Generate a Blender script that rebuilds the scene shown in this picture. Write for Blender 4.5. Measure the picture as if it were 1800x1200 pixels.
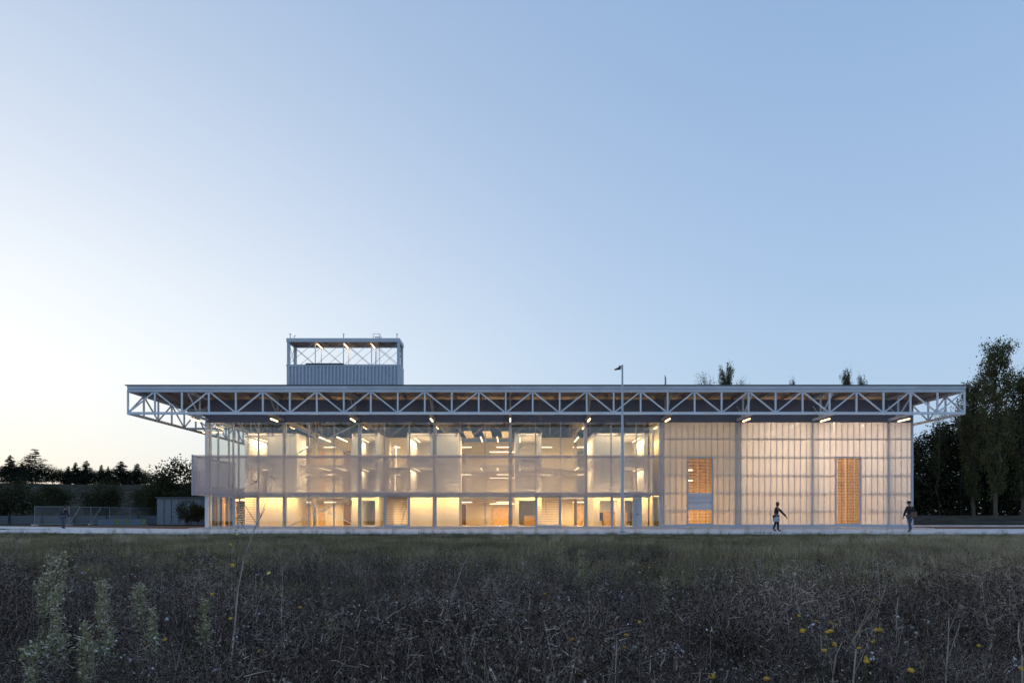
import bpy, bmesh, math, random
import numpy as np
from mathutils import Vector, Matrix, Euler

# ---------------------------------------------------------------- scene, camera, sky, sun, exposure
sc = bpy.context.scene
for o in list(bpy.data.objects):
    bpy.data.objects.remove(o)
COL = sc.collection
rnd = random.Random(7)
R = math.radians

F = 1131.0            # focal length in photo pixels (1800 wide)
VX, VY = 897.0, 904.0  # vanishing point in photo pixels
EYE = 1.085

cam = bpy.data.objects.new('camera', bpy.data.cameras.new('camera'))
COL.objects.link(cam)
sc.camera = cam
cam.location = (0, 0, EYE)
cam.rotation_euler = (R(90), 0, 0)
cam.data.sensor_width = 36
cam.data.lens = 36 * F / 1800
cam.data.shift_x = 3 / 1800
cam.data.shift_y = 304 / 1800
cam.data.clip_start = 0.05
cam.data.clip_end = 4000

SUN_AZ, SUN_EL = -52.0, 2.0      # the sun has just gone behind the left end of the building


def build_world():
    w = bpy.data.worlds.new('World')
    sc.world = w
    w.use_nodes = True
    nt = w.node_tree
    N, L = nt.nodes, nt.links
    bg = N['Background']

    def math_(op, a, b=None, c=None, clamp=False):
        n = N.new('ShaderNodeMath'); n.operation = op; n.use_clamp = clamp
        for i, v in enumerate((a, b, c)):
            if v is None: continue
            if isinstance(v, (int, float)): n.inputs[i].default_value = v
            else: L.new(v, n.inputs[i])
        return n.outputs[0]

    tc = N.new('ShaderNodeTexCoord')
    nrm = N.new('ShaderNodeVectorMath'); nrm.operation = 'NORMALIZE'
    L.new(tc.outputs['Generated'], nrm.inputs[0])
    sep = N.new('ShaderNodeSeparateXYZ'); L.new(nrm.outputs[0], sep.inputs[0])
    z = sep.outputs[2]
    # twilight vault: colour by height above the horizon
    ramp = N.new('ShaderNodeValToRGB')
    e = ramp.color_ramp.elements
    e[0].position = 0.0; e[0].color = (.47, .575, .70, 1)
    e[1].position = 1.0; e[1].color = (.15, .26, .50, 1)
    for p, c in ((.12, (.455, .61, .80)), (.24, (.425, .595, .81)), (.40, (.36, .52, .765)), (.55, (.305, .462, .71)), (.66, (.28, .432, .685))):
        q = e.new(p); q.color = (*c, 1)
    L.new(math_('MAXIMUM', z, 0.0), ramp.inputs[0])
    # afterglow round the place where the sun went down
    dot = N.new('ShaderNodeVectorMath'); dot.operation = 'DOT_PRODUCT'
    L.new(nrm.outputs[0], dot.inputs[0])
    a = R(SUN_AZ)
    dot.inputs[1].default_value = (math.sin(a), math.cos(a), 0)
    g = math_('POWER', math_('MAXIMUM', dot.outputs['Value'], 0.0), 2.5)
    gz = N.new('ShaderNodeValToRGB')
    e = gz.color_ramp.elements
    e[0].position = 0.0; e[0].color = (.44, .29, .02, 1)
    e[1].position = .9; e[1].color = (.1, .08, .05, 1)
    for p, c in ((.07, (.49, .35, .10)), (.18, (.60, .455, .235)), (.3, (.56, .43, .23)), (.45, (.44, .345, .19)), (.62, (.31, .25, .14))):
        q = e.new(p); q.color = (*c, 1)
    L.new(math_('MAXIMUM', z, 0.0), gz.inputs[0])
    sc1 = N.new('ShaderNodeVectorMath'); sc1.operation = 'SCALE'
    L.new(gz.outputs[0], sc1.inputs[0]); L.new(g, sc1.inputs['Scale'])
    add = N.new('ShaderNodeVectorMath'); add.operation = 'ADD'
    L.new(ramp.outputs[0], add.inputs[0]); L.new(sc1.outputs[0], add.inputs[1])
    # a little of the physical sky on top of it
    sky = N.new('ShaderNodeTexSky')
    sky.sky_type = 'NISHITA'; sky.sun_disc = False
    sky.sun_elevation = R(SUN_EL); sky.sun_rotation = R(SUN_AZ)
    sc2 = N.new('ShaderNodeVectorMath'); sc2.operation = 'SCALE'
    L.new(sky.outputs[0], sc2.inputs[0]); sc2.inputs['Scale'].default_value = 0.012
    add2 = N.new('ShaderNodeVectorMath'); add2.operation = 'ADD'
    L.new(add.outputs[0], add2.inputs[0]); L.new(sc2.outputs[0], add2.inputs[1])
    L.new(add2.outputs[0], bg.inputs[0])
    bg.inputs[1].default_value = 1.0


build_world()
sun = bpy.data.objects.new('sun', bpy.data.lights.new('sun', 'SUN'))
COL.objects.link(sun)
sun.data.energy = 0.12
sun.data.angle = R(6)
sun.data.color = (1, .72, .5)
_a, _e = R(SUN_AZ), R(SUN_EL)
sun.rotation_euler = Vector((math.sin(_a) * math.cos(_e), math.cos(_a) * math.cos(_e), math.sin(_e))).to_track_quat('Z', 'Y').to_euler()

sc.view_settings.view_transform = 'Standard'
sc.view_settings.look = 'None'
sc.view_settings.exposure = 0.0
sc.view_settings.gamma = 1.0
sc.view_settings.use_curve_mapping = False
sc.render.engine = 'CYCLES'
sc.cycles.use_denoising = True
sc.cycles.denoising_input_passes = 'RGB_ALBEDO'
sc.cycles.use_adaptive_sampling = False
sc.cycles.max_bounces = 10
sc.cycles.diffuse_bounces = 4
sc.cycles.glossy_bounces = 4
sc.cycles.transmission_bounces = 6
sc.cycles.transparent_max_bounces = 32
sc.cycles.sample_clamp_indirect = 6
sc.cycles.caustics_reflective = False
sc.cycles.caustics_refractive = False

# ---------------------------------------------------------------- materials
MATS = {}


def mat(name, col, rough=.6, metal=0., var=.0, scale=3., bump=0., bscale=40., spec=.5, emit=None, es=0., alpha=None, rand=0., trans=0.):
    """Principled material; var = brightness noise in world space, rand = per-object brightness spread."""
    if name in MATS: return MATS[name]
    m = bpy.data.materials.new(name); m.use_nodes = True
    nt = m.node_tree; N, L = nt.nodes, nt.links
    b = N['Principled BSDF']
    b.inputs['Base Color'].default_value = (*col, 1)
    b.inputs['Roughness'].default_value = rough
    b.inputs['Metallic'].default_value = metal
    b.inputs['Specular IOR Level'].default_value = spec
    cur = None
    if var or bump:
        geo = N.new('ShaderNodeNewGeometry')
    if var:
        nz = N.new('ShaderNodeTexNoise'); nz.inputs['Scale'].default_value = scale; nz.inputs['Detail'].default_value = 6
        L.new(geo.outputs['Position'], nz.inputs['Vector'])
        mr = N.new('ShaderNodeMapRange')
        mr.inputs[1].default_value = .3; mr.inputs[2].default_value = .7
        mr.inputs[3].default_value = 1 - var; mr.inputs[4].default_value = 1 + var
        L.new(nz.outputs[0], mr.inputs[0])
        cur = mr.outputs[0]
    if rand:
        oi = N.new('ShaderNodeObjectInfo')
        mr = N.new('ShaderNodeMapRange')
        mr.inputs[3].default_value = 1 - rand; mr.inputs[4].default_value = 1 + rand
        L.new(oi.outputs['Random'], mr.inputs[0])
        if cur is None: cur = mr.outputs[0]
        else:
            mu = N.new('ShaderNodeMath'); mu.operation = 'MULTIPLY'
            L.new(cur, mu.inputs[0]); L.new(mr.outputs[0], mu.inputs[1]); cur = mu.outputs[0]
    if cur is not None:
        vm = N.new('ShaderNodeVectorMath'); vm.operation = 'SCALE'
        vm.inputs[0].default_value = col
        L.new(cur, vm.inputs['Scale'])
        L.new(vm.outputs[0], b.inputs['Base Color'])
    if bump:
        nb = N.new('ShaderNodeTexNoise'); nb.inputs['Scale'].default_value = bscale; nb.inputs['Detail'].default_value = 4
        L.new(geo.outputs['Position'], nb.inputs['Vector'])
        bp = N.new('ShaderNodeBump'); bp.inputs['Strength'].default_value = bump; bp.inputs['Distance'].default_value = .05
        L.new(nb.outputs[0], bp.inputs['Height']); L.new(bp.outputs[0], b.inputs['Normal'])
    if emit:
        b.inputs['Emission Color'].default_value = (*emit, 1)
        b.inputs['Emission Strength'].default_value = es
    if alpha is not None:
        b.inputs['Alpha'].default_value = alpha
    if trans:
        out = N['Material Output']
        tl = N.new('ShaderNodeBsdfTranslucent'); tl.inputs[0].default_value = (*[min(1, c * 1.2) for c in col], 1)
        if cur is not None: L.new(vm.outputs[0], tl.inputs[0])
        mx = N.new('ShaderNodeMixShader'); mx.inputs[0].default_value = trans
        L.new(b.outputs[0], mx.inputs[1]); L.new(tl.outputs[0], mx.inputs[2]); L.new(mx.outputs[0], out.inputs[0])
    MATS[name] = m
    return m


def glass_mat(name, tint, refl):
    m = bpy.data.materials.new(name); m.use_nodes = True
    nt = m.node_tree; N, L = nt.nodes, nt.links
    N.remove(N['Principled BSDF'])
    out = N['Material Output']
    tr = N.new('ShaderNodeBsdfTransparent'); tr.inputs[0].default_value = (*tint, 1)
    gl = N.new('ShaderNodeBsdfGlossy'); gl.inputs['Roughness'].default_value = 0.0
    gl.inputs[0].default_value = (.95, .97, 1, 1)
    lw = N.new('ShaderNodeLayerWeight'); lw.inputs[0].default_value = .5
    pw = N.new('ShaderNodeMath'); pw.operation = 'POWER'; pw.inputs[1].default_value = 4
    L.new(lw.outputs['Facing'], pw.inputs[0])
    ma = N.new('ShaderNodeMath'); ma.operation = 'MULTIPLY_ADD'; ma.inputs[1].default_value = .75; ma.inputs[2].default_value = refl
    L.new(pw.outputs[0], ma.inputs[0])
    mx = N.new('ShaderNodeMixShader')
    L.new(ma.outputs[0], mx.inputs[0]); L.new(tr.outputs[0], mx.inputs[1]); L.new(gl.outputs[0], mx.inputs[2])
    L.new(mx.outputs[0], out.inputs[0])
    MATS[name] = m
    return m


def sheet_mat(name, col, clear, transl, rough=.4):
    """Translucent sheet: part see-through, part scattering, a little gloss."""
    m = bpy.data.materials.new(name); m.use_nodes = True
    nt = m.node_tree; N, L = nt.nodes, nt.links
    b = N['Principled BSDF']; out = N['Material Output']
    b.inputs['Base Color'].default_value = (*col, 1); b.inputs['Roughness'].default_value = rough
    tl = N.new('ShaderNodeBsdfTranslucent'); tl.inputs[0].default_value = (.92, .9, .88, 1)
    tr = N.new('ShaderNodeBsdfTransparent'); tr.inputs[0].default_value = (.95, .95, .95, 1)
    oi = N.new('ShaderNodeObjectInfo')
    mr_ = N.new('ShaderNodeMapRange'); mr_.inputs[3].default_value = .93; mr_.inputs[4].default_value = 1.0
    L.new(oi.outputs['Random'], mr_.inputs[0])
    geo = N.new('ShaderNodeNewGeometry'); nz = N.new('ShaderNodeTexNoise'); nz.inputs['Scale'].default_value = 1.1; nz.inputs['Detail'].default_value = 5
    sc_ = N.new('ShaderNodeVectorMath'); sc_.operation = 'MULTIPLY'; sc_.inputs[1].default_value = (2.2, 1, .35)
    L.new(geo.outputs['Position'], sc_.inputs[0]); L.new(sc_.outputs[0], nz.inputs['Vector'])
    m2_ = N.new('ShaderNodeMapRange'); m2_.inputs[1].default_value = .3; m2_.inputs[2].default_value = .7; m2_.inputs[3].default_value = .94; m2_.inputs[4].default_value = 1.0
    L.new(nz.outputs[0], m2_.inputs[0])
    mu_ = N.new('ShaderNodeMath'); mu_.operation = 'MULTIPLY'; L.new(mr_.outputs[0], mu_.inputs[0]); L.new(m2_.outputs[0], mu_.inputs[1])
    vm_ = N.new('ShaderNodeVectorMath'); vm_.operation = 'SCALE'; vm_.inputs[0].default_value = (.94, .92, .90); L.new(mu_.outputs[0], vm_.inputs['Scale'])
    L.new(vm_.outputs[0], tl.inputs[0])
    m1 = N.new('ShaderNodeMixShader'); m1.inputs[0].default_value = transl
    L.new(b.outputs[0], m1.inputs[1]); L.new(tl.outputs[0], m1.inputs[2])
    m2 = N.new('ShaderNodeMixShader'); m2.inputs[0].default_value = clear
    L.new(m1.outputs[0], m2.inputs[1]); L.new(tr.outputs[0], m2.inputs[2])
    L.new(m2.outputs[0], out.inputs[0])
    MATS[name] = m
    return m


M = MATS
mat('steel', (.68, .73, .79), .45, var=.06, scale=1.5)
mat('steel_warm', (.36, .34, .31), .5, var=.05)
mat('column', (.46, .50, .55), .45, var=.05)
mat('fascia', (.52, .57, .64), .4, var=.08, scale=.8, rand=.14)
mat('capping', (.07, .08, .10), .5)
mat('band', (.15, .155, .20), .55, var=.06, scale=.7)
mat('soffit', (.26, .23, .21), .7, var=.12, scale=1.2)
mat('joist', (.31, .27, .235), .65, var=.1)
mat('cladding', (.48, .54, .61), .45, var=.05, rand=.05)
mat('mullion', (.44, .45, .48), .4, var=.04)
mat('frame', (.42, .48, .57), .4, var=.04)
mat('white', (.72, .69, .63), .6, var=.05, scale=1.0, rand=.04)
mat('cream', (.80, .70, .51), .65, var=.06, scale=.8)
mat('wood', (.62, .38, .16), .55, var=.18, scale=4)
mat('rack_wood', (.78, .54, .27), .55, var=.15, scale=4)
mat('dark_wood', (.24, .13, .06), .55, var=.15, scale=4)
mat('dark', (.03, .035, .04), .4)
mat('screen_blue', (.05, .10, .15), .3)
mat('slab', (.42, .40, .37), .7, var=.1)
mat('floor', (.55, .43, .28), .45, var=.1)
mat('plinth', (.60, .56, .54), .8, spec=.1, var=.1, bump=.2, bscale=30)
mat('concrete', (.68, .655, .645), .85, var=.2, scale=.8, bump=.3, bscale=25, spec=.1)
mat('dirt', (.19, .115, .08), .95, spec=.05, var=.35, scale=.7, bump=.6, bscale=8)
mat('earth', (.062, .058, .046), .95, spec=.0, var=.4, scale=.9, bump=.8, bscale=9)
mat('lamp_housing', (.20, .19, .18), .4)
LAMP = {  # tube kind: light colour, watts per metre, glow of the tube itself
    'tube': ((1, .71, .40), 58, 4), 'tube_box': ((1, .71, .42), 46, 3.5), 'tube_hall': ((1, .78, .60), 80, 3),
    'tube_floor': ((1, .64, .30), 52, 2.5), 'tube_front': ((1, .72, .42), 28, 3), 'tube_soft': ((1, .58, .19), 25, 3), 'tube_eave': ((1, .62, .31), 11, 4)}
for _k, (_c, _w, _g) in LAMP.items():
    _m = mat(_k, (.9, .8, .6), .5, emit=_c, es=_g)
    _m.cycles.emission_sampling = 'NONE'
mat('cool_wall', (.66, .70, .74), .7, var=.06)
mat('rod', (.10, .09, .10), .4)
mat('galvanised', (.27, .29, .32), .4, var=.08)
mat('pole', (.50, .57, .63), .35, var=.04)
mat('lamp_head', (.07, .065, .06), .45)
mat('bark', (.06, .052, .04), .9, spec=.05, var=.25, scale=5)
mat('bark_pale', (.105, .095, .075), .9, spec=.05, var=.3, scale=5)
mat('leaf_poplar', (.090, .095, .042), .7, spec=.1, rand=.15, var=.35, scale=.9, trans=.25)
mat('leaf_dark', (.034, .040, .023), .75, spec=.05, var=.35, scale=.7, trans=.15)
mat('leaf_conifer', (.026, .036, .024), .8, spec=.05, var=.3, scale=1.5)
mat('leaf_bush', (.048, .056, .028), .75, spec=.05, var=.3, scale=2, trans=.2)
mat('barrier_blue', (.12, .17, .24), .6, var=.1)
mat('barrier_green', (.13, .19, .09), .6, var=.1)
mat('far_wall', (.095, .108, .13), .7, var=.08)
mat('shed_wall', (.20, .235, .28), .7, var=.1)
mat('red', (.35, .04, .04), .5)
mat('skin', (.35, .2, .14), .6)
mat('hair', (.02, .014, .01), .6)
mat('cloth_black', (.012, .012, .014), .85)
mat('cloth_grey', (.34, .36, .42), .85)
mat('cloth_navy', (.012, .014, .028), .85)
mat('denim', (.05, .075, .12), .85)
mat('cloth_brown', (.14, .085, .06), .85)
mat('shoe', (.02, .02, .022), .6)
glass_mat('glass', (.96, .975, .965), .06)
glass_mat('glass_inner', (.97, .975, .97), .03)
sheet_mat('poly', (.60, .62, .65), .13, .64, .16)
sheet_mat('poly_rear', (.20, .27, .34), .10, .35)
sheet_mat('perforated', (.58, .52, .585), .40, .34, 1.0)
MATS['perforated'].node_tree.nodes['Principled BSDF'].inputs['Specular IOR Level'].default_value = 0
sheet_mat('mesh_wire', (.35, .38, .42), .84, .0, .5)

# ---------------------------------------------------------------- helpers
WM = {}


def put(o, parent=None):
    COL.objects.link(o)
    WM[o.name] = o.matrix_basis.copy()
    if parent is not None:
        o.parent = parent
        o.matrix_parent_inverse = WM[parent.name].inverted()
    return o


def tag(o, label=None, cat=None, group=None, kind=None):
    if label: o['label'] = label
    if cat: o['category'] = cat
    if group: o['group'] = group
    if kind: o['kind'] = kind
    return o


def empty(name, loc, parent=None):
    o = bpy.data.objects.new(name, None)
    o.empty_display_size = .3
    o.matrix_basis = Matrix.Translation(loc)
    return put(o, parent)


_unit = {}


def unit_mesh(m, kind='box'):
    k = (m, kind)
    if k in _unit: return _unit[k]
    bm = bmesh.new()
    if kind == 'box':
        bmesh.ops.create_cube(bm, size=1)
    else:
        bmesh.ops.create_cone(bm, cap_ends=True, segments=10, radius1=.5, radius2=.5, depth=1)
    me = bpy.data.meshes.new('%s_%s' % (kind, m))
    bm.to_mesh(me); bm.free()
    me.materials.append(M[m])
    if kind == 'rod':
        for p in me.polygons: p.use_smooth = len(p.vertices) == 4
    _unit[k] = me
    return me


def box(name, x0, x1, y0, y1, z0, z1, m, parent=None):
    o = bpy.data.objects.new(name, unit_mesh(m))
    o.matrix_basis = Matrix.Translation(((x0 + x1) / 2, (y0 + y1) / 2, (z0 + z1) / 2)) @ Matrix.Diagonal((max(x1 - x0, 1e-3), max(y1 - y0, 1e-3), max(z1 - z0, 1e-3), 1))
    return put(o, parent)


def beam(name, p, q, w, h, m, parent=None, kind='box'):
    p, q = Vector(p), Vector(q)
    d = q - p; L = d.length
    z = d.normalized()
    up = Vector((0, 0, 1)) if abs(z.z) < .98 else Vector((0, 1, 0))
    x = up.cross(z).normalized(); y = z.cross(x)
    rot = Matrix((x, y, z)).transposed().to_4x4()
    o = bpy.data.objects.new(name, unit_mesh(m, kind))
    o.matrix_basis = Matrix.Translation((p + q) / 2) @ rot @ Matrix.Diagonal((w, h, L, 1))
    return put(o, parent)


class MB:
    """Collects boxes, bars, quads into one mesh object."""
    def __init__(s):
        s.v = []; s.f = []; s.mi = []

    def box(s, x0, x1, y0, y1, z0, z1, mi=0):
        b = len(s.v)
        s.v += [(x, y, z) for z in (z0, z1) for y in (y0, y1) for x in (x0, x1)]
        s.f += [tuple(b + i for i in f) for f in ((0, 2, 3, 1), (4, 5, 7, 6), (0, 1, 5, 4), (2, 6, 7, 3), (0, 4, 6, 2), (1, 3, 7, 5))]
        s.mi += [mi] * 6

    def bar(s, p, q, r0, r1=None, n=5, mi=0, cap=True):
        r1 = r0 if r1 is None else r1
        p, q = Vector(p), Vector(q)
        d = q - p
        if d.length < 1e-6: return
        z = d.normalized()
        up = Vector((0, 0, 1)) if abs(z.z) < .9 else Vector((0, 1, 0))
        x = up.cross(z).normalized(); y = z.cross(x)
        b = len(s.v)
        for (c, r) in ((p, r0), (q, r1)):
            for k in range(n):
                a = 2 * math.pi * k / n
                s.v.append(tuple(c + x * (r * math.cos(a)) + y * (r * math.sin(a))))
        for k in range(n):
            k2 = (k + 1) % n
            s.f.append((b + k, b + k2, b + n + k2, b + n + k)); s.mi.append(mi)
        if cap:
            s.f.append(tuple(b + k for k in reversed(range(n)))); s.mi.append(mi)
            s.f.append(tuple(b + n + k for k in range(n))); s.mi.append(mi)

    def quad(s, a, b_, c, d, mi=0):
        b = len(s.v)
        s.v += [tuple(a), tuple(b_), tuple(c), tuple(d)]
        s.f.append((b, b + 1, b + 2, b + 3)); s.mi.append(mi)

    def tri(s, a, b_, c, mi=0):
        b = len(s.v)
        s.v += [tuple(a), tuple(b_), tuple(c)]
        s.f.append((b, b + 1, b + 2)); s.mi.append(mi)

    def mesh(s, name, mats, smooth=False):
        me = bpy.data.meshes.new(name)
        me.from_pydata(s.v, [], s.f)
        for m in ([mats] if isinstance(mats, str) else mats): me.materials.append(M[m])
        me.polygons.foreach_set('material_index', s.mi)
        if smooth: me.polygons.foreach_set('use_smooth', [True] * len(s.f))
        me.update()
        return me

    def build(s, name, mats, parent=None, smooth=False, origin=None):
        if origin is not None:
            ox, oy, oz = origin
            s.v = [(x - ox, y - oy, z - oz) for x, y, z in s.v]
        o = bpy.data.objects.new(name, s.mesh(name, mats, smooth))
        if origin is not None: o.matrix_basis = Matrix.Translation(origin)
        return put(o, parent)


def X(px, d): return (px - VX) / F * d
def Z(py, d): return EYE + (VY - py) / F * d


def smooth(t):
    t = min(1, max(0, t)); return t * t * (3 - 2 * t)


def field_z(x, y):
    """Height of the ground: the field dips towards the camera, a mound left, a low bank right."""
    z = -.5 + .47 * smooth((y - 13) / 23)
    if y < 36: z += .05 * math.sin(x * .7 + y * .5) * math.sin(y * .9 - x * .3) * smooth((36 - y) / 8)
    if y > 84 and x < -20:
        u = smooth((y - 84) / 24) * smooth((-36 - x + (y - 90) * .15) / 20)
        z += 6.3 * u * (1 + .03 * math.sin(x * .12))
    if y > 60 and x > 36:
        z += 1.0 * smooth((y - 60) / 12) * smooth((x - 36) / 10)
    return z


# ---------------------------------------------------------------- ground, paths
def build_ground():
    xs = sorted(set([-900, -500, -300, -220] + list(np.arange(-180, 181, 6.)) + list(np.arange(-45, 46, 1.5)) + [220, 300, 500, 900]))
    ys = sorted(set([-60, -20, -8] + list(np.arange(-2, 40, 1.)) + list(np.arange(40, 170, 4.)) + [200, 260, 400, 700, 1500]))
    V = [(x, y, field_z(x, y)) for y in ys for x in xs]
    n = len(xs)
    Fc = [(j * n + i, j * n + i + 1, (j + 1) * n + i + 1, (j + 1) * n + i) for j in range(len(ys) - 1) for i in range(n - 1)]
    me = bpy.data.meshes.new('ground')
    me.from_pydata(V, [], Fc); me.materials.append(M['earth'])
    me.polygons.foreach_set('use_smooth', [True] * len(Fc))
    o = bpy.data.objects.new('ground', me)
    put(o); tag(o, 'dark rough meadow ground rising to an embankment on the left', 'ground', kind='structure')
    # bare soil round the building
    def sheet(name, poly, z0, z1, m, label):
        b = MB(); k = len(poly)
        b.v = [(x, y, z0) for x, y in poly] + [(x, y, z1) for x, y in poly]
        b.f = [tuple(range(k, 2 * k))] + [(i, (i + 1) % k, k + (i + 1) % k, k + i) for i in range(k)]
        b.mi = [0] * len(b.f)
        q = b.build(name, m); tag(q, label, name.replace('_', ' '), kind='structure')
        return q
    sheet('dirt', [(-80, 52), (-60, 52), (-26, 46.6), (80, 46.6), (80, 62), (32.5, 62), (32.5, 80), (-25, 80), (-25, 60), (-80, 66)], -.2, .012, 'dirt', 'strip of bare brown soil between the path and the building')
    sheet('path', [(-25, 36.4), (90, 35.4), (90, 46.6), (-24, 46.6), (-46, 57.5), (-70, 64), (-70, 60.5), (-46, 52.5), (-30, 44.5), (-45, 43.5), (-45, 41.4), (-28, 38.6)], -.2, .05, 'concrete', 'pale concrete path running along the front of the hall')
    sheet('apron', [(-24.6, 49.1), (32.4, 49.1), (32.4, 51.0), (-24.6, 51.0)], -.2, .066, 'plinth', 'pale concrete apron at the foot of the facade')
    sheet('kerb', [(32.6, 57.6), (80, 57.6), (80, 58.5), (32.6, 58.5)], -.2, .13, 'concrete', 'pale kerb at the far edge of the soil right of the hall')


build_ground()

# ---------------------------------------------------------------- the hall
YT, YF = 47.7, 51.1            # planes of the front truss and of the facade
RX0, RX1 = -28.34, 33.66       # roof ends
RY1 = 78.7                     # rear edge of the roof
FX0, FX1 = -24.2, 31.95        # facade ends
YB = 75.3                      # rear facade
ZB, ZTP = 8.59, 10.24          # chord heights of the trusses
ZG = 8.40                      # top of the glazing
hall = empty('exhibition_hall', (4, 63, 0))
tag(hall, 'long low lit hall of glass and pale translucent panels under a wide flat trussed roof', 'building')


def truss(name, p0, p1, npan, parent, m='steel', w=.17, first_up=True, ends=True, zb=ZB, zt=ZTP, wd=.11):
    """Truss in a vertical plane from p0 to p1 (x, y). Chords are the part, posts and diagonals its sub-parts."""
    p0, p1 = Vector((*p0, 0)), Vector((*p1, 0))
    u = (p1 - p0) / npan
    d = u.normalized()
    b = MB()
    ctr = (p0 + p1) / 2
    t = name
    ch = MB()
    h = w / 2
    nx = Vector((-d.y, d.x, 0))
    def bar(zc, hh):
        q = [p0 - nx * h, p0 + nx * h, p1 + nx * h, p1 - nx * h]
        base = len(ch.v)
        ch.v += [(v.x, v.y, zc - hh) for v in q] + [(v.x, v.y, zc + hh) for v in q]
        ch.f += [tuple(base + i for i in f) for f in ((3, 2, 1, 0), (4, 5, 6, 7), (0, 1, 5, 4), (1, 2, 6, 5), (2, 3, 7, 6), (3, 0, 4, 7))]
        ch.mi += [0] * 6
    bar(zb, .09); bar(zt, .09)
    co = ch.build(t, m, parent, origin=(ctr.x, ctr.y, zb))
    for i in range(npan + 1):
        if not ends and i in (0, npan): continue
        p = p0 + u * i
        o = beam('post', (p.x, p.y, zb + .09), (p.x, p.y, zt - .09), wd, wd, m, co)
    for i in range(npan):
        a, c = p0 + u * i, p0 + u * (i + 1)
        up = (i % 2 == 0) == first_up
        s0, s1 = a + d * .12, c - d * .12
        za, zc = (zb + .12, zt - .12) if up else (zt - .12, zb + .12)
        beam('diagonal', (s0.x, s0.y, za), (s1.x, s1.y, zc), wd * .8, wd * .8, m, co)
    return co


def build_roof():
    box('roof_deck', RX0 + .15, RX1 - .15, YT + .2, RY1 - .1, 10.42, 10.55, 'soffit', hall)
    # fascia: upper sheet and lower strip in lengths of 6 m, dark capping
    xs = [RX0] + [RX0 + 4.34 + 6 * i for i in range(10)] + [RX1]
    f = MB(); f.box(RX0, RX1, YT - .10, YT + .1, 10.16, 10.36)
    f.box(RX0, RX0 + .2, YT + .1, RY1, 10.16, 10.36); f.box(RX1 - .2, RX1, YT + .1, RY1, 10.16, 10.36)
    fo = f.build('fascia', 'fascia', hall)
    for a, b in zip(xs[:-1], xs[1:]):
        box('fascia_sheet', a + .01, b - .01, YT - .14, YT - .02, 10.375, 10.60, 'fascia', fo)
    ys = [YT] + [YT + 6.2 * i for i in range(1, 5)] + [RY1]
    for xx in (RX0 - .04, RX1 - .08):
        for a, b in zip(ys[:-1], ys[1:]):
            box('fascia_sheet', xx, xx + .12, a + .01, b - .01, 10.375, 10.60, 'fascia', fo)
    c = MB()
    c.box(RX0 - .12, RX1 + .12, YT - .22, YT + .2, 10.61, 10.67)
    c.box(RX0 - .12, RX0 + .3, YT + .2, RY1, 10.61, 10.67); c.box(RX1 - .3, RX1 + .12, YT + .2, RY1, 10.61, 10.67)
    c.build('capping', 'capping', hall)
    # joists under the deck
    for i in range(1, 31):
        x = RX0 + 2 * i
        box('joist', x - .07, x + .07, YT + .25, YF - .12, 10.24, 10.415, 'joist', hall)
        box('joist', x - .07, x + .07, YF + .12, YB - .1, 10.24, 10.415, 'joist', hall)
    for j in range(1, 13):
        y = YF + 2 * j
        box('joist', RX0 + .3, FX0 - .2, y - .07, y + .07, 10.24, 10.415, 'joist', hall)
        if y < 62: box('joist', FX1 + .2, RX1 - .3, y - .07, y + .07, 10.24, 10.415, 'joist', hall)
    # trusses
    truss('front_truss', (RX0, YT), (RX1, YT), 31, hall)
    truss('side_truss', (RX0, YT), (RX0, RY1 - .2), 15, hall, ends=False)
    truss('side_truss', (RX1, YT), (RX1, RY1 - .2), 15, hall, ends=False)
    for i in range(10):
        x = -24 + 6 * i
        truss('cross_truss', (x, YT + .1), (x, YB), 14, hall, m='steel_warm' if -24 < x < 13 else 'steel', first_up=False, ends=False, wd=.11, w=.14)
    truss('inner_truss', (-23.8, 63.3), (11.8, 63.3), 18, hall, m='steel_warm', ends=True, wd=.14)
    truss('side_truss', (RX0, YF + 5.2), (FX0 - .3, YF + 5.2), 2, hall, first_up=False, ends=False)
    # opaque wall band above the glazing
    for i in range(19):
        a = FX0 + i * (FX1 - FX0) / 19; b = a + (FX1 - FX0) / 19
        box('wall_band', a + .006, b - .006, YF - .06, YF + .06, ZG, 10.2, 'band', hall)
    for k in range(8):
        a = YF + .1 + k * 3; b = a + 3
        box('wall_band', FX0, FX0 + .12, a + .006, b - .006, ZG + .6, 10.2, 'band', hall)
        box('wall_band', FX1 - .12, FX1, a + .006, b - .006, ZG, 10.2, 'band', hall)
    # mast and vents on the roof
    mast = MB(); mast.bar((12.9, 53.5, 10.55), (12.9, 53.5, 12.45), .07, .07, 8); mast.bar((12.9, 53.5, 12.42), (12.83, 53.4, 12.62), .06, .03, 6)
    mast.build('roof_mast', 'galvanised', hall)


build_roof()


def corrugated(name, w, h, period, depth, m, flat=.35):
    """Trapezoid sheet in the xz plane, front towards -y, origin at lower left."""
    k = ('corr', w, h, period, depth, m)
    if k in _unit: return _unit[k]
    b = MB()
    n = max(1, round(w / period)); p = w / n
    pts = []
    for i in range(n):
        x = i * p
        pts += [(x, 0), (x + p * flat, 0), (x + p * .5, -depth), (x + p * (.5 + flat), -depth)]
    pts.append((w, 0))
    for x, y in pts: b.v += [(x, y, 0), (x, y, h)]
    b.f = [(2 * i, 2 * i + 2, 2 * i + 3, 2 * i + 1) for i in range(len(pts) - 1)]
    b.mi = [0] * len(b.f)
    me = b.mesh(name, m)
    _unit[k] = me
    return me


def inst(name, me, mtx, parent=None):
    o = bpy.data.objects.new(name, me); o.matrix_basis = mtx
    return put(o, parent)


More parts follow.
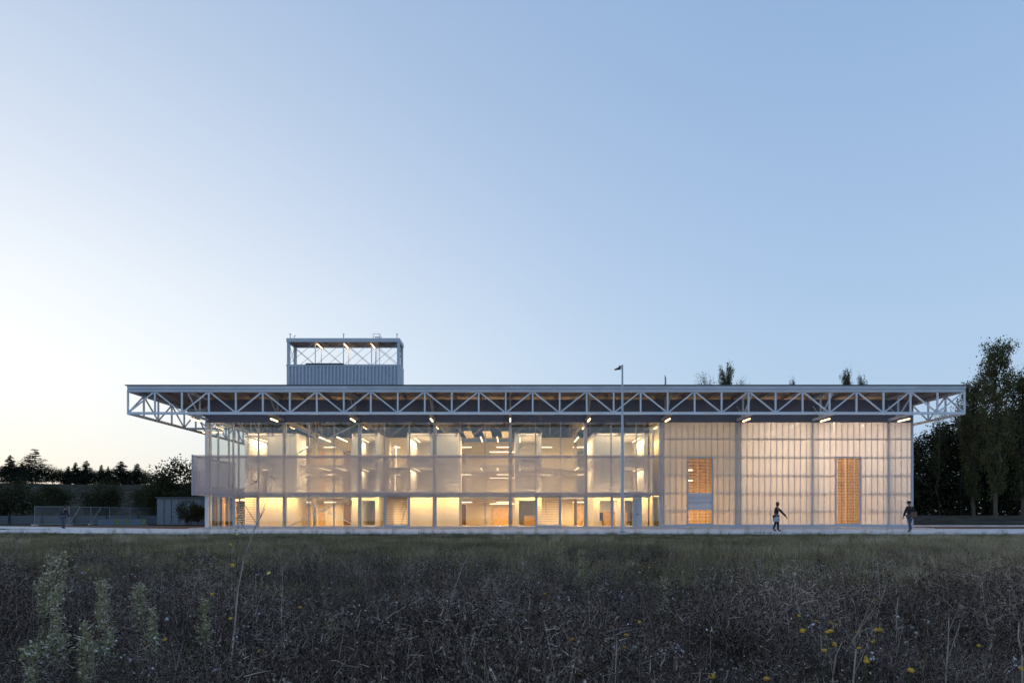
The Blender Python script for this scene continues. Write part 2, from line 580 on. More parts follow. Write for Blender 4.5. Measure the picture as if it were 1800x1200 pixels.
def build_facade():
    # columns just behind the skin
    for i in range(10):
        x = -24 + 6 * i
        box('column', x - .13, x + .13, YF + .12, YF + .38, 0.0, ZB - .1, 'column', hall)
        for dy in (8, 16, 23.6):
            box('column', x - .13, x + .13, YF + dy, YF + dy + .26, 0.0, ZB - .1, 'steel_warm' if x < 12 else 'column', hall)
    box('corner_post', FX0 - .02, FX0 + .24, YF - .08, YF + .1, 0.0, ZG, 'steel', hall)
    box('corner_post', FX1 - .12, FX1 + .02, YF - .08, YF + .1, 0.0, ZG, 'frame', hall)
    box('corner_post', 11.86, 12.06, YF - .09, YF + .1, 0.0, ZG, 'frame', hall)
    box('sill', FX0 + .24, 11.86, YF - .07, YF + .09, .05, .16, 'frame', hall)
    # glazing: 2 m bays, three tiers; a mullion before each joint
    rows = [(.16, 2.66), (2.70, 5.56), (5.60, 8.38)]
    louvre_bays = {(-22, -20), (-10, -8), (2, 4)}
    for i in range(18):
        a = -24 + 2 * i; b = a + 2
        a2 = FX0 + .24 if i == 0 else a
        for r, (z0, z1) in enumerate(rows):
            if r == 0 and ((a, b) in louvre_bays or a in (8,)): continue
            box('glass_pane', a2 + .03, b - .03, YF - .012, YF + .012, z0, z1, 'glass', hall)
        if i > 0:
            box('mullion', a - .035, a + .035, YF - .09, YF + .11, .16, ZG, 'mullion', hall)
    for z in (2.68, 5.58):
        for i in range(18):
            a = -24 + 2 * i
            box('transom', a + .036, a + 1.964, YF - .03, YF + .05, z - .022, z + .022, 'mullion', hall)
    # left end wall of glass
    for k in range(12):
        y0 = YF + .12 + 2 * k
        for z0, z1 in ((.1, 2.66), (2.7, 5.56), (5.6, 8.95)):
            box('glass_pane', FX0 + .04, FX0 + .064, y0 + .04, y0 + 1.96, z0, z1, 'glass', hall)
        box('mullion', FX0 - .02, FX0 + .12, y0 + 1.96, y0 + 2.04, .05, 9.0, 'mullion', hall)
    # right end wall and rear wall of translucent sheet
    for k in range(12):
        y0 = YF + .1 + 2 * k
        me = corrugated('polycarbonate_panel', 2.0, 8.3, 2.0, .03, 'poly', flat=.48)
        inst('polycarbonate_panel', me, Matrix.Translation((FX1 - .02, y0, .1)) @ Matrix.Rotation(R(90), 4, 'Z'), hall)
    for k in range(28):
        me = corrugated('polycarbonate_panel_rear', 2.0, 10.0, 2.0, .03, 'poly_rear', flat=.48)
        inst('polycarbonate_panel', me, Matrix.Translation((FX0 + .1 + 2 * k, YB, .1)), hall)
    # wind bracing in the second bay: three crosses
    for (z0, z1) in ((.12, 2.72), (2.78, 5.55), (5.62, 8.36)):
        beam('brace', (-17.8, YF + .45, z0), (-12.2, YF + .45, z1), .10, .06, 'steel', hall)
        beam('brace', (-17.8, YF + .52, z1), (-12.2, YF + .52, z0), .10, .06, 'steel', hall)
    # louvre gates at ground level
    for (a, b) in sorted(louvre_bays):
        g = MB()
        g.box(a + .04, a + .15, YF - .06, YF + .06, .165, 2.66); g.box(b - .15, b - .04, YF - .06, YF + .06, .165, 2.66)
        g.box(a + .15, b - .15, YF - .06, YF + .06, .165, .27); g.box(a + .15, b - .15, YF - .06, YF + .06, 2.58, 2.66)
        go = g.build('louvre_gate', 'frame', hall)
        for k in range(12):
            z = .36 + k * .19
            o = bpy.data.objects.new('slat', unit_mesh('frame'))
            o.matrix_basis = Matrix.Translation(((a + b) / 2, YF, z)) @ Matrix.Rotation(R(28), 4, 'X') @ Matrix.Diagonal((b - a - .3, .085, .018, 1))
            put(o, go)
    # entrance: glazed pair of leaves and one solid leaf
    e = MB()
    for x in (8.05, 9.72): e.box(x, x + .12, YF - .08, YF + .06, .165, 2.42)
    e.box(8.05, 10.45, YF - .08, YF + .06, 2.42, 2.66)
    eo = e.build('entrance_frame', 'frame', hall)
    box('pane', 8.18, 8.90, YF - .012, YF + .012, .17, 2.41, 'glass', eo)
    box('pane', 8.94, 9.71, YF - .012, YF + .012, .17, 2.41, 'glass', eo)
    d = box('door', 9.86, 10.44, YF - .05, YF + .03, .17, 2.41, 'fascia', hall)
    box('handle', 10.02, 10.16, YF - .11, YF - .052, 1.08, 1.16, 'dark', d)
    # perforated corrugated balustrade
    ysn = YF - .72
    zs0, zs1 = 2.60, 5.76
    x = -24.92
    me = corrugated('perforated_sheet', 2.0, zs1 - zs0, .20, .06, 'perforated')
    k = 0
    while x < 11.8:
        w = min(2.0, 11.84 - x)
        inst('perforated_sheet', me, Matrix.Translation((x, ysn, zs0)) @ Matrix.Diagonal((w / 2.0, 1, 1, 1)), hall)
        x += 2.0; k += 1
    for j in range(4):
        inst('perforated_sheet', me, Matrix.Translation((-24.92, ysn + 2 * (j + 1), zs0)) @ Matrix.Rotation(R(-90), 4, 'Z'), hall)
    for z in (2.76, 5.62):
        box('rail', -24.9, 11.86, ysn + .02, ysn + .09, z - .05, z + .05, 'mullion', hall)
        box('rail', -24.88, -24.80, ysn + .1, ysn + 8, z - .05, z + .05, 'mullion', hall)
    for x in (-24.93, 11.86):
        box('rail_post', x, x + .07, ysn - .06, ysn + .1, zs0 - .02, zs1 + .02, 'frame', hall)
    for i in range(19):
        xx = -24 + 2 * i
        if xx > 11.5: continue
        box('bracket', xx - .03, xx + .03, ysn + .1, YF - .1, 2.66, 2.74, 'mullion', hall)
        box('bracket', xx - .03, xx + .03, ysn + .1, YF - .1, 5.57, 5.65, 'mullion', hall)


build_facade()


def build_poly_wall():
    w = .47
    x0, x1, zb, zt = 12.08, FX1 - .13, .32, ZG - .02
    wins = [(14.12, 16.0), (25.87, 27.75)]
    zw0, zw1 = .28, 5.62
    edges = [14.12 + w * k for k in range(-5, 39)]
    edges = [x0] + [e for e in edges if x0 + .1 < e < x1 - .1] + [x1]

    def panel(a, b, z0, z1):
        m = MB()
        m.quad((a, YF, z0), (b, YF, z0), (b, YF, z1), (a, YF, z1))
        # standing seams turned back at both sides
        m.quad((a, YF, z0), (a, YF, z1), (a, YF + .045, z1), (a, YF + .045, z0))
        m.quad((b, YF, z0), (b, YF + .045, z0), (b, YF + .045, z1), (b, YF, z1))
        o = m.build('polycarbonate_panel', 'poly', hall, origin=((a + b) / 2, YF, z0))
        s = MB(); s.box(b - .014, b + .014, YF - .03, YF + .06, z0, z1)
        s.build('seam', 'column', o, origin=(b, YF, z0))
    for a, b in zip(edges[:-1], edges[1:]):
        c = (a + b) / 2
        if any(p < c < q for p, q in wins):
            panel(a + .012, b - .012, zw1 + .06, zt)
        else:
            panel(a + .012, b - .012, zb, zt)
    # girts behind
    for z in (1.40, 2.80, 4.22, 5.66, 7.10):
        segs = [x0]
        for p, q in wins:
            if z < zw1 + .03: segs += [p - .06, q + .06]
        segs.append(x1)
        for i in range(0, len(segs), 2):
            box('girt', segs[i], segs[i + 1], YF + .065, YF + .115, z - .05, z + .05, 'column', hall)
    # base profile
    segs = [11.9, wins[0][0] - .1, wins[0][1] + .1, wins[1][0] - .1, wins[1][1] + .1, FX1]
    for i in range(0, 6, 2):
        box('base_profile', segs[i], segs[i + 1], YF - .10, YF + .1, .07, .30, 'frame', hall)
    # two tall windows
    for n, (p, q) in enumerate(wins):
        f = MB()
        f.box(p - .09, p, YF - .1, YF + .12, .07, zw1 + .05); f.box(q, q + .09, YF - .1, YF + .12, .07, zw1 + .05)
        f.box(p, q, YF - .1, YF + .12, zw1 - .05, zw1 + .05); f.box(p, q, YF - .1, YF + .12, .07, zw0 + .1)
        fo = f.build('window', 'frame', hall)
        box('pane', p, q, YF + .0, YF + .02, zw0 + .1, zw1 - .05, 'glass_inner', fo)
        for k in range(1, 4):
            xx = p + (q - p) * k / 4
            box('glazing_bar', xx - .012, xx + .012, YF + .03, YF + .05, zw0 + .1, zw1 - .05, 'dark_wood', fo)
        if n == 0:
            for k in range(6):
                box('louvre', p + .01, q - .01, YF - .05, YF - .01, 1.46 + k * .225, 1.46 + k * .225 + .205, 'fascia', fo)
        zz = zw0 + .3
        while zz < zw1 - .1:
            if not (n == 0 and 1.4 < zz < 2.82):
                box('blind_slat', p + .01, q - .01, YF + .09, YF + .13, zz, zz + .022, 'dark_wood', fo)
            zz += .235 if n else .27


build_poly_wall()


# ---------------------------------------------------------------- roof tower
def build_tower():
    y0, y1 = 61.0, 63.05
    x0, x1 = X(504.6, 61), X(702.5, 61)
    zt, zm = Z(596.5, 61), Z(641.5, 61)
    zb = 10.56
    n = 4
    w = (x1 - x0) / n
    core = MB(); core.box(x0 + .1, x1 - .1, y0 + .1, y1 - .1, zb, zm - .3)
    tower = core.build('roof_tower', 'cladding', hall)
    me = corrugated('tower_sheet', w, zm - .12 - zb, .33, .20, 'cladding', .3)
    ms = corrugated('tower_sheet_side', y1 - y0, zm - .12 - zb, .33, .06, 'cladding')
    for k in range(n):
        inst('cladding_sheet', me, Matrix.Translation((x0 + k * w, y0, zb)), tower)
        inst('cladding_sheet', me, Matrix.Translation((x0 + (k + 1) * w, y1, zb)) @ Matrix.Rotation(R(180), 4, 'Z'), tower)
    inst('cladding_sheet', ms, Matrix.Translation((x1, y0, zb)) @ Matrix.Rotation(R(90), 4, 'Z'), tower)
    inst('cladding_sheet', ms, Matrix.Translation((x0, y1, zb)) @ Matrix.Rotation(R(-90), 4, 'Z'), tower)
    e = MB(); e.box(x0 - .05, x1 + .05, y0 - .09, y0 + .06, zm - .13, zm + .05); e.box(x0 - .05, x1 + .05, y1 - .06, y1 + .09, zm - .13, zm + .05)
    e.box(x1 - .1, x1 + .06, y0 + .06, y1 - .06, zm - .13, zm + .05); e.box(x0 - .06, x0 + .1, y0 + .06, y1 - .06, zm - .13, zm + .05)
    e.build('parapet_rail', 'cladding', tower)
    for x in (x0, x1 - .25):
        for y in (y0 - .03, y1 - .22):
            box('corner_column', x, x + .25, y, y + .25, zm + .05, zt - .2, 'cladding', tower)
    for y in (y0, y1 - .08):
        for k in range(1, n):
            box('post', x0 + k * w - .035, x0 + k * w + .035, y, y + .08, zm + .05, zt - .26, 'steel', tower)
        for k in range(n):
            a, b = x0 + k * w + .12, x0 + (k + 1) * w - .12
            beam('brace', (a, y + .02, zm + .08), (b, y + .02, zt - .3), .04, .04, 'mullion', tower, 'rod')
            beam('brace', (a, y + .08, zt - .3), (b, y + .08, zm + .08), .04, .04, 'mullion', tower, 'rod')
    for x in (x0 + .1, x1 - .12):
        beam('brace', (x, y0 + .2, zm + .08), (x, y1 - .2, zt - .3), .04, .04, 'steel_warm', tower, 'rod')
        beam('brace', (x + .05, y0 + .2, zt - .3), (x + .05, y1 - .2, zm + .08), .04, .04, 'steel_warm', tower, 'rod')
    r = MB(); r.box(x0 - .04, x1 + .04, y0 - .1, y1 + .1, zt - .04, zt + .1)
    r.box(x0 - .04, x1 + .04, y0 - .1, y0 + .04, zt - .25, zt - .04); r.box(x0 - .04, x1 + .04, y1 - .04, y1 + .1, zt - .25, zt - .04)
    r.box(x0 - .04, x0 + .1, y0 + .04, y1 - .04, zt - .25, zt - .04); r.box(x1 - .1, x1 + .04, y0 + .04, y1 - .04, zt - .25, zt - .04)
    ro = r.build('tower_roof', 'cladding', tower)
    s = MB(); s.box(x0 + .12, x1 - .12, y0 + .06, y1 - .06, zt - .10, zt - .045); s.build('tower_soffit', 'soffit', tower)
    for k in range(8):
        xx = x0 + (k + .5) * (x1 - x0) / 8
        beam('joist', (xx - .3, y0 + .1, zt - .15), (xx + .3, y1 - .1, zt - .15), .08, .08, 'joist', tower)
    for px in (509.5, 603.5, 697.5):
        xx = X(px, 61); b = MB(); b.bar((xx, y0 + .1, zt + .1), (xx, y0 + .1, zt + .52), .04, .04, 6); b.box(xx - .07, xx + .07, y0 + .03, y0 + .17, zt + .52, zt + .56)
        b.build('roof_stub', 'mullion', tower)
    b = MB(); xx = X(514, 61); b.bar((xx, y0 + .5, zt + .1), (xx, y0 + .5, zt + .42), .03, .03, 6); b.bar((xx, y0 + .5, zt + .42), (xx + .14, y0 + .5, zt + .52), .03, .03, 6)
    b.build('vent_pipe', 'galvanised', tower)
    lad = MB(); xa, xb = X(657, 62), X(668, 62)
    for x in (xa, xa + .4): lad.bar((x, y1 - .2, zm), (x, y1 - .2, zt + .75), .025, .025, 6)
    for k in range(13): lad.bar((xa, y1 - .2, zm + .25 * k + .1), (xa + .4, y1 - .2, zm + .25 * k + .1), .014, .014, 5)
    for z in (zt + .45, zt + .74):
        lad.bar((xa, y1 - .2, z), (xb, y1 - .2, z), .02, .02, 5); lad.bar((xb, y1 - .2, z), (xb, y0 + .7, z), .02, .02, 5); lad.bar((xa, y0 + .7, z), (xb, y0 + .7, z), .02, .02, 5)
    for x, y in ((xb, y1 - .2), (xb, y0 + .7), (xa, y0 + .7)): lad.bar((x, y, zt + .1), (x, y, zt + .75), .02, .02, 5)
    lad.build('ladder', 'galvanised', tower)
    box('dark_gutter', X(537, 60.8), X(604, 60.8), y0 - .2, y0 - .1, zm + .04, zm + .14, 'capping', tower)


build_tower()


# ---------------------------------------------------------------- lamps
def lamp(p, q, label, group, tube='tube', r=.05, drop=None, name='tube_lamp', aim=(0, 0, -1), power=1.0):
    """A tube lamp: housing (the thing) with its glowing tube, and its hanger wires."""
    p, q = Vector(p), Vector(q)
    u = (q - p).normalized()
    h = beam(name, p + Vector((0, 0, r + .03)), q + Vector((0, 0, r + .03)), r * 2.4, .05, 'lamp_housing')
    beam('tube', p, q, r * 2, r * 2, tube, h)
    # the lamp's own light, a strip along the tube facing `aim`
    col, watts, glow = LAMP[tube]
    ld = bpy.data.lights.new('lamp_light', 'AREA')
    ld.shape = 'RECTANGLE'; L = (q - p).length
    ld.size = L; ld.size_y = r * 1.8; ld.color = col; ld.energy = watts * L * power
    lo = bpy.data.objects.new('lamp_light', ld)
    zax = -Vector(aim).normalized()
    zax = (zax - u * zax.dot(u)).normalized() if abs(zax.dot(u)) < .99 else Vector((0, 1, 0))
    yax = zax.cross(u)
    lo.matrix_basis = Matrix.Translation((p + q) / 2 - zax * (r * 1.5 + .01)) @ Matrix((u, yax, zax)).transposed().to_4x4()
    put(lo, h)
    if drop:
        for s in (p + u * .15, q - u * .15):
            beam('hanger', s + Vector((0, 0, r + .056)), s + Vector((0, 0, drop)), .015, .015, 'lamp_housing', h)
    tag(h, label, 'lamp', group)
    return h


ordn = ['first', 'second', 'third', 'fourth', 'fifth', 'sixth', 'seventh', 'eighth', 'ninth', 'tenth', 'eleventh', 'twelfth', 'thirteenth', 'fourteenth', 'fifteenth', 'sixteenth']
for i in range(9):
    x = -18 + 6 * i
    lamp((x, 48.35, 8.28), (x, 49.75, 8.28), 'tilted glowing tube lamp under the eaves, %s from the left along the front' % ordn[i + 1], 'tube lamps under the front eaves', 'tube_eave', .045, .22)
lamp((-24, 48.35, 8.28), (-24, 49.75, 8.28), 'glowing tube lamp under the eaves at the left corner, first along the front', 'tube lamps under the front eaves', 'tube_eave', .045, .22)
lamp((-26.9, 56.3, 8.28), (-25.2, 56.3, 8.28), 'glowing tube lamp under the left side eaves beyond the corner', 'tube lamps under the side eaves', 'tube_eave', .045, .22)
for k, px in enumerate((557, 604, 652)):
    x = X(px, 61.1)
    lamp((x, 61.2, Z(604, 61.2)), (x, 62.8, Z(604, 61.2)), 'glowing tube lamp under the roof of the rooftop tower, %s' % ('left one', 'middle one', 'right one')[k], 'lamps in the rooftop tower', 'tube_eave', .045, .16)

# ---------------------------------------------------------------- inside the glazed half
FLOOR_Z = (.05, 2.62, 5.19)
FLOOR_N = ('ground floor', 'middle floor', 'top floor')
b = MB(); b.box(FX0 + .1, FX1 - .1, YF + .13, YB - .1, -.1, .045)
tag(b.build('hall_floor', 'floor', hall), None)


def container(x0, x1, floor, label, win=None, door=None, depth=6.9, y0=52.6, col='white', lampx=None):
    """Prefabricated room box: shell with an opening, window frame and pane."""
    z0 = FLOOR_Z[floor] + (.0 if floor else .0); z1 = z0 + 2.55
    y1 = y0 + depth; t = .12
    m = MB()
    m.box(x0, x1, y0 + t, y1, z0, z0 + .1)
    m.box(x0, x1, y0 + t, y1, z1 - .1, z1)
    m.box(x0, x0 + t, y0 + t, y1, z0 + .1, z1 - .1); m.box(x1 - t, x1, y0 + t, y1, z0 + .1, z1 - .1)
    m.box(x0 + t, x1 - t, y1 - t, y1, z0 + .1, z1 - .1)
    op = win or door
    if op:
        a, b_, s, h = op[0], op[1], z0 + op[2], z0 + op[3]
        m.box(x0, a, y0, y0 + t, z0, z1); m.box(b_, x1, y0, y0 + t, z0, z1)
        m.box(a, b_, y0, y0 + t, z0, s); m.box(a, b_, y0, y0 + t, h, z1)
    else:
        m.box(x0, x1, y0, y0 + t, z0, z1)
    o = m.build('room_box', col, None, origin=((x0 + x1) / 2, (y0 + y1) / 2, z0))
    tag(o, label, 'room box', 'stacked white room boxes behind the glass')
    # ribs of the front sheet
    xx = x0 + .15
    while xx < x1 - .1:
        if not (op and op[0] - .06 < xx < op[1] + .06):
            box('rib', xx - .012, xx + .012, y0 - .014, y0 - .001, z0 + .06, z1 - .06, col, o)
        xx += .30
    if win:
        a, b_, s, h = win[0], win[1], z0 + win[2], z0 + win[3]
        f = MB()
        f.box(a - .05, a, y0 - .03, y0 - .002, s - .05, h + .05); f.box(b_, b_ + .05, y0 - .03, y0 - .002, s - .05, h + .05)
        f.box(a, b_, y0 - .03, y0 - .002, s - .05, s); f.box(a, b_, y0 - .03, y0 - .002, h, h + .05)
        f.build('window_frame', 'column', o)
        box('pane', a, b_, y0 + .04, y0 + .055, s, h, 'glass_inner', o)
        for gz in (.18, .30): box('grille', a + .3, b_ - .2, y0 - .03, y0 - .002, z0 + gz, z0 + gz + .06, 'rod', o)
    if floor > 0 or True:
        zr = z1 - .03
        b2 = MB(); b2.bar((x0 + .1, y0 - .12, zr), (x1 - .1, y0 - .12, zr), .018, .018, 6)
        b2.box(x0 + .06, x0 + .26, y0 - .16, y0 - .016, zr - .05, zr + .05); b2.box(x1 - .26, x1 - .06, y0 - .16, y0 - .016, zr - .05, zr + .05)
        b2.build('blind_rod', 'rod', o)
    return o


stacks = [
    ('leftmost stack', -21.7, -19.62, (-21.4, -19.85), (2,), None),
    ('second stack from the left', -19.6, -17.45, None, (), None),
    ('just right of the braced bay', -12.95, -10.75, (-12.35, -11.05), (1, 2), (-12.35, -11.05)),
    ('just right of the first stairs', -8.42, -6.36, (-8.2, -6.55), (1, 2), None),
    ('just left of the wide central opening', -6.2, -4.22, None, (), None),
    ('just right of the wide central opening', .38, 2.56, (.7, 2.28), (1, 2), (.7, 2.1)),
    ('just left of the entrance', 6.8, 9.08, None, (), (7.3, 8.75)),
    ('rightmost stack, behind the lamp post', 9.1, 11.25, (9.32, 10.95), (1, 2), (9.35, 10.6)),
]
for (desc, x0, x1, win, wf, door) in stacks:
    for fl in range(3):
        w = (win[0], win[1], .5, 2.32) if (win and (fl in wf)) else None
        d = (door[0], door[1], .1, 2.18) if (door and fl == 0) else None
        if desc == 'leftmost stack' and fl == 1: d = (-21.4, -19.85, .15, 2.25)
        dep = {'second stack from the left': 2.4, 'just left of the wide central opening': 3.4, 'just left of the entrance': 4.4}.get(desc, 6.9)
        what = 'windowed' if w else ('open-fronted' if d else 'closed ribbed')
        container(x0, x1, fl, '%s white room box on the %s, %s' % (what, FLOOR_N[fl], desc), w, d, depth=dep)
        if w:
            xl = x0 + .45 if x0 < 5 else x1 - .45
            lamp((xl, 53.6, FLOOR_Z[fl] + 2.28), (xl, 56.8, FLOOR_Z[fl] + 2.28), 'ceiling tube lamp in the %s room box, %s' % (FLOOR_N[fl], desc), 'ceiling lamps inside the room boxes', 'tube_box', .028)
        elif d:
            lamp((x0 + .6, 54.9, FLOOR_Z[fl] + 2.28), (x1 - .6, 54.9, FLOOR_Z[fl] + 2.28), 'ceiling tube lamp in the open %s room, %s' % (FLOOR_N[fl], desc), 'ceiling lamps inside the room boxes', 'tube_box', .028)

# open zones between the stacks: floor decks, rear walls, lamps, doors
zones = [('braced bay', -17.4, -13.0, 62.4), ('first stair well', -10.7, -8.5, 62.4), ('wide central opening', -4.15, .3, 66.0), ('second stair well and landing', 2.6, 6.75, 62.4)]
for (zn, x0, x1, yb) in zones:
    for fl in (1, 2):
        z = FLOOR_Z[fl]
        y0 = 56.5 if 'stair' in zn else 53.4
        box('floor_deck', x0 + .02, x1 - .02, y0, yb, z - .16, z, 'slab', hall)

for fl in range(3):
    z0, z1 = FLOOR_Z[fl] + .01, FLOOR_Z[fl] + (2.4 if fl < 2 else 3.35)
    for a, b_ in ((-23.6, -5.6), (.75, 11.2)):
        box('partition', a, b_, 62.41, 62.55, z0, z1, 'cream', hall)
    box('partition', -6.4, 1.4, 66.01, 66.15, z0, z1, 'cream', hall)
    box('partition', -5.72, -5.6, 62.56, 66.0, z0, z1, 'cream', hall); box('partition', .75, .87, 62.56, 66.0, z0, z1, 'cream', hall)
    if fl:
        for a, b_ in ((-23.6, -17.45), (-12.9, -10.75), (-8.4, -4.2), (.35, 2.55), (6.8, 11.2)):
            box('floor_deck', a + .02, b_ - .02, 59.55, 62.4, FLOOR_Z[fl] - .16, FLOOR_Z[fl], 'slab', hall)


def inner_door(p0, p1, y, fl, m, label, h=2.05):
    z = FLOOR_Z[fl] + .01
    o = box('inner_door', p0, p1, y - .07, y - .01, z, z + h, m)
    fr = MB(); fr.box(p0 - .07, p0 - .004, y - .09, y - .01, z, z + h + .07); fr.box(p1 + .004, p1 + .07, y - .09, y - .01, z, z + h + .07); fr.box(p0 - .004, p1 + .004, y - .09, y - .01, z + h + .004, z + h + .07)
    fr.build('door_frame', 'white', o)
    box('handle', p1 - .14, p1 - .05, y - .12, y - .071, z + 1.0, z + 1.05, 'dark', o)
    tag(o, label, 'door', 'wooden doors inside the hall')
    return o


for fl in range(3):
    n = FLOOR_N[fl]
    inner_door(X(527, 62.4), X(547, 62.4), 62.4, fl, 'wood', 'tan wooden door at the back of the braced bay, left one, %s' % n)
    inner_door(X(560, 62.4), X(571, 62.4), 62.4, fl, 'wood', 'narrow tan door at the back of the braced bay, middle one, %s' % n)
    inner_door(X(604, 62.4), X(617, 62.4), 62.4, fl, 'dark_wood', 'brown wooden door at the back of the braced bay, right one, %s' % n)
    inner_door(X(811, 66), X(819, 66), 66.0, fl, 'dark_wood', 'narrow brown door at the back left of the wide central opening, %s' % n)
    inner_door(X(1013, 62.4), X(1040, 62.4), 62.4, fl, 'wood' if fl == 0 else 'screen_blue', '%s double door at the back of the landing near the entrance, %s' % ('tan wooden' if fl == 0 else 'dark blue', n))
    z = FLOOR_Z[fl] + 2.2
    rows = [(533, 546, 'short tube lamp across the braced bay, left one'), (570, 590, 'longer tube lamp across the braced bay, right one'), (676, 703, 'tube lamp across the first stair well'), (808, 829, 'tube lamp across the wide central opening, left one'), (873, 899, 'tube lamp across the wide central opening, right one'), (953, 970, 'tube lamp across the second stair well'), (1007, 1040, 'tube lamp across the landing near the entrance')]
    for pa, pb, t in rows:
        lamp((X(pa, 60.2), 60.2, z), (X(pb, 60.2), 60.2, z), '%s, %s' % (t, n), 'tube lamps in the open bays', 'tube', .034, .2, power=1.5 if fl == 0 else 1.1)
    lamp((X(861, 63.8), 63.8, z - .1), (X(904, 63.8), 63.8, z - .1), 'long tube lamp at the back of the wide central opening, %s' % n, 'tube lamps in the open bays', 'tube_box', .034, .3)
    if fl:
        zz = FLOOR_Z[fl] + 2.42
        for x, w in ((-16.1, 'left one of the braced bay'), (-14.6, 'right one of the braced bay'), (-2.5, 'left one of the wide central opening'), (-1.1, 'right one of the wide central opening'), (5.75, 'one near the entrance')):
            lamp((x, 54.2, zz), (x, 57.6, zz), 'tube lamp running back into the hall, %s, %s' % (w, n), 'tube lamps running back into the hall', 'tube', .036, .14)
    # ceiling strips between the lamps on the upper floors
    if fl == 2:
        for k, x in enumerate((-4.0, -2.35, -.75)):
            o = box('ceiling_panel', x + .02, x + .72, 54.3, 58.6, 8.05, 8.12, 'cream')
            for dy in (54.6, 58.2): beam('hanger', (x + .37, dy, 8.12), (x + .37, dy, 10.2), .02, .02, 'lamp_housing', o)
            tag(o, 'pale hanging ceiling panel in the wide central opening, %s' % ('left one', 'middle one', 'right one')[k], 'ceiling panel', 'hanging ceiling panels')
# olive roller panel at the back of the wide opening, ground floor
o = box('roller_panel', -1.75, .2, 65.7, 65.9, .06, 1.75, 'leaf_bush'); o.data = unit_mesh('wood')
tag(o, 'wide wooden counter panel at the back of the wide central opening, ground floor', 'panel')


def stair(x0, x1, y0, z0, label):
    n = 13; rise = 2.57 / n; run = .27
    m = MB()
    for x in (x0, x1 - .05):
        m.v += [(x, y0, z0 + .02), (x + .05, y0, z0 + .02), (x + .05, y0, z0 + .3), (x, y0, z0 + .3)]
        ye, ze = y0 + n * run, z0 + 2.57
        m.v += [(x, ye, ze - .28), (x + .05, ye, ze - .28), (x + .05, ye, ze), (x, ye, ze)]
        b0 = len(m.v) - 8
        m.f += [tuple(b0 + i for i in f) for f in ((0, 1, 2, 3), (7, 6, 5, 4), (0, 4, 5, 1), (1, 5, 6, 2), (2, 6, 7, 3), (3, 7, 4, 0))]; m.mi += [0] * 6
    o = m.build('staircase', 'white', None, origin=((x0 + x1) / 2, y0, z0))
    for k in range(n):
        box('tread', x0 + .05, x1 - .05, y0 + k * run, y0 + (k + 1) * run + .02, z0 + (k + .75) * rise, z0 + (k + .75) * rise + .045, 'white', o)
    for x in (x0 + .02, x1 - .02):
        beam('handrail', (x, y0, z0 + 1.1), (x, y0 + n * run, z0 + 2.57 + .85), .05, .05, 'steel_warm', o)
    tag(o, label, 'staircase', 'staircases inside the hall')


stair(-10.5, -9.0, 53.1, .05, 'open staircase behind the louvre gate in the first stair well, lower flight')
stair(2.95, 4.3, 53.1, .05, 'open staircase behind the louvre gate right of centre, lower flight')
stair(-10.5, -9.0, 53.1, 2.62, 'open staircase behind the perforated screen in the first stair well, upper flight')
stair(2.95, 4.3, 53.1, 2.62, 'open staircase behind the perforated screen right of centre, upper flight')
for i, (x, z0, z1) in enumerate(((-10.1, 5.3, 7.2), (-10.2, 3.2, 4.6))):
    lamp((x, 57.0, z0), (x, 57.0, z1), 'upright tube lamp in the first stair well, %s' % ('upper one', 'lower one')[i], 'upright tube lamps', 'tube', .04, aim=(0, 1, 0), power=.4)
# things seen through the ground-floor openings
def cabinet(x0, x1, y0, y1, h, m, label):
    o = box('cabinet', x0, x1, y0, y1, .16, .15 + h, m)
    c = (x0 + x1) / 2
    box('drawer_front', x0 + .03, c - .01, y0 - .03, y0 - .002, .22, .1 + h, m, o)
    box('drawer_front', c + .01, x1 - .03, y0 - .03, y0 - .002, .22, .1 + h, m, o)
    box('worktop', x0 - .03, x1 + .03, y0 - .05, y1, .152 + h, .19 + h, 'white', o)
    tag(o, label, 'cabinet')
cabinet(1.15, 2.1, 54.2, 54.9, .8, 'wood', 'tan cabinet inside the ground-floor room right of the wide central opening')
cabinet(7.9, 9.0, 55.0, 55.7, 1.2, 'wood', 'tall tan cabinet inside the plain ground-floor room left of the entrance')
cabinet(9.5, 10.0, 55.0, 55.7, 1.2, 'wood', 'tan cabinet inside the ground-floor room behind the entrance door')
o = box('wall_display', 7.25, 8.85, 57.8, 57.9, 1.25, 2.0, 'screen_blue'); box('display_frame', 7.2, 8.9, 57.905, 57.95, 1.2, 2.05, 'dark', o)
tag(o, 'wide dark blue wall display in the room left of the entrance', 'display')
def chair(x, y, label):
    o = empty('chair', (x, y, .15))
    box('seat', x - .22, x + .22, y - .22, y + .22, .58, .64, 'dark', o); box('backrest', x - .22, x + .22, y + .18, y + .23, .66, 1.25, 'dark', o)
    for dx in (-.19, .19):
        for dy in (-.19, .19): beam('leg', (x + dx, y + dy, .15), (x + dx, y + dy, .58), .04, .04, 'dark', o)
    tag(o, label, 'chair')
chair(7.55, 53.7, 'dark chair inside the room left of the entrance')
chair(10.25, 53.7, 'dark chair seen through the right leaf of the entrance')

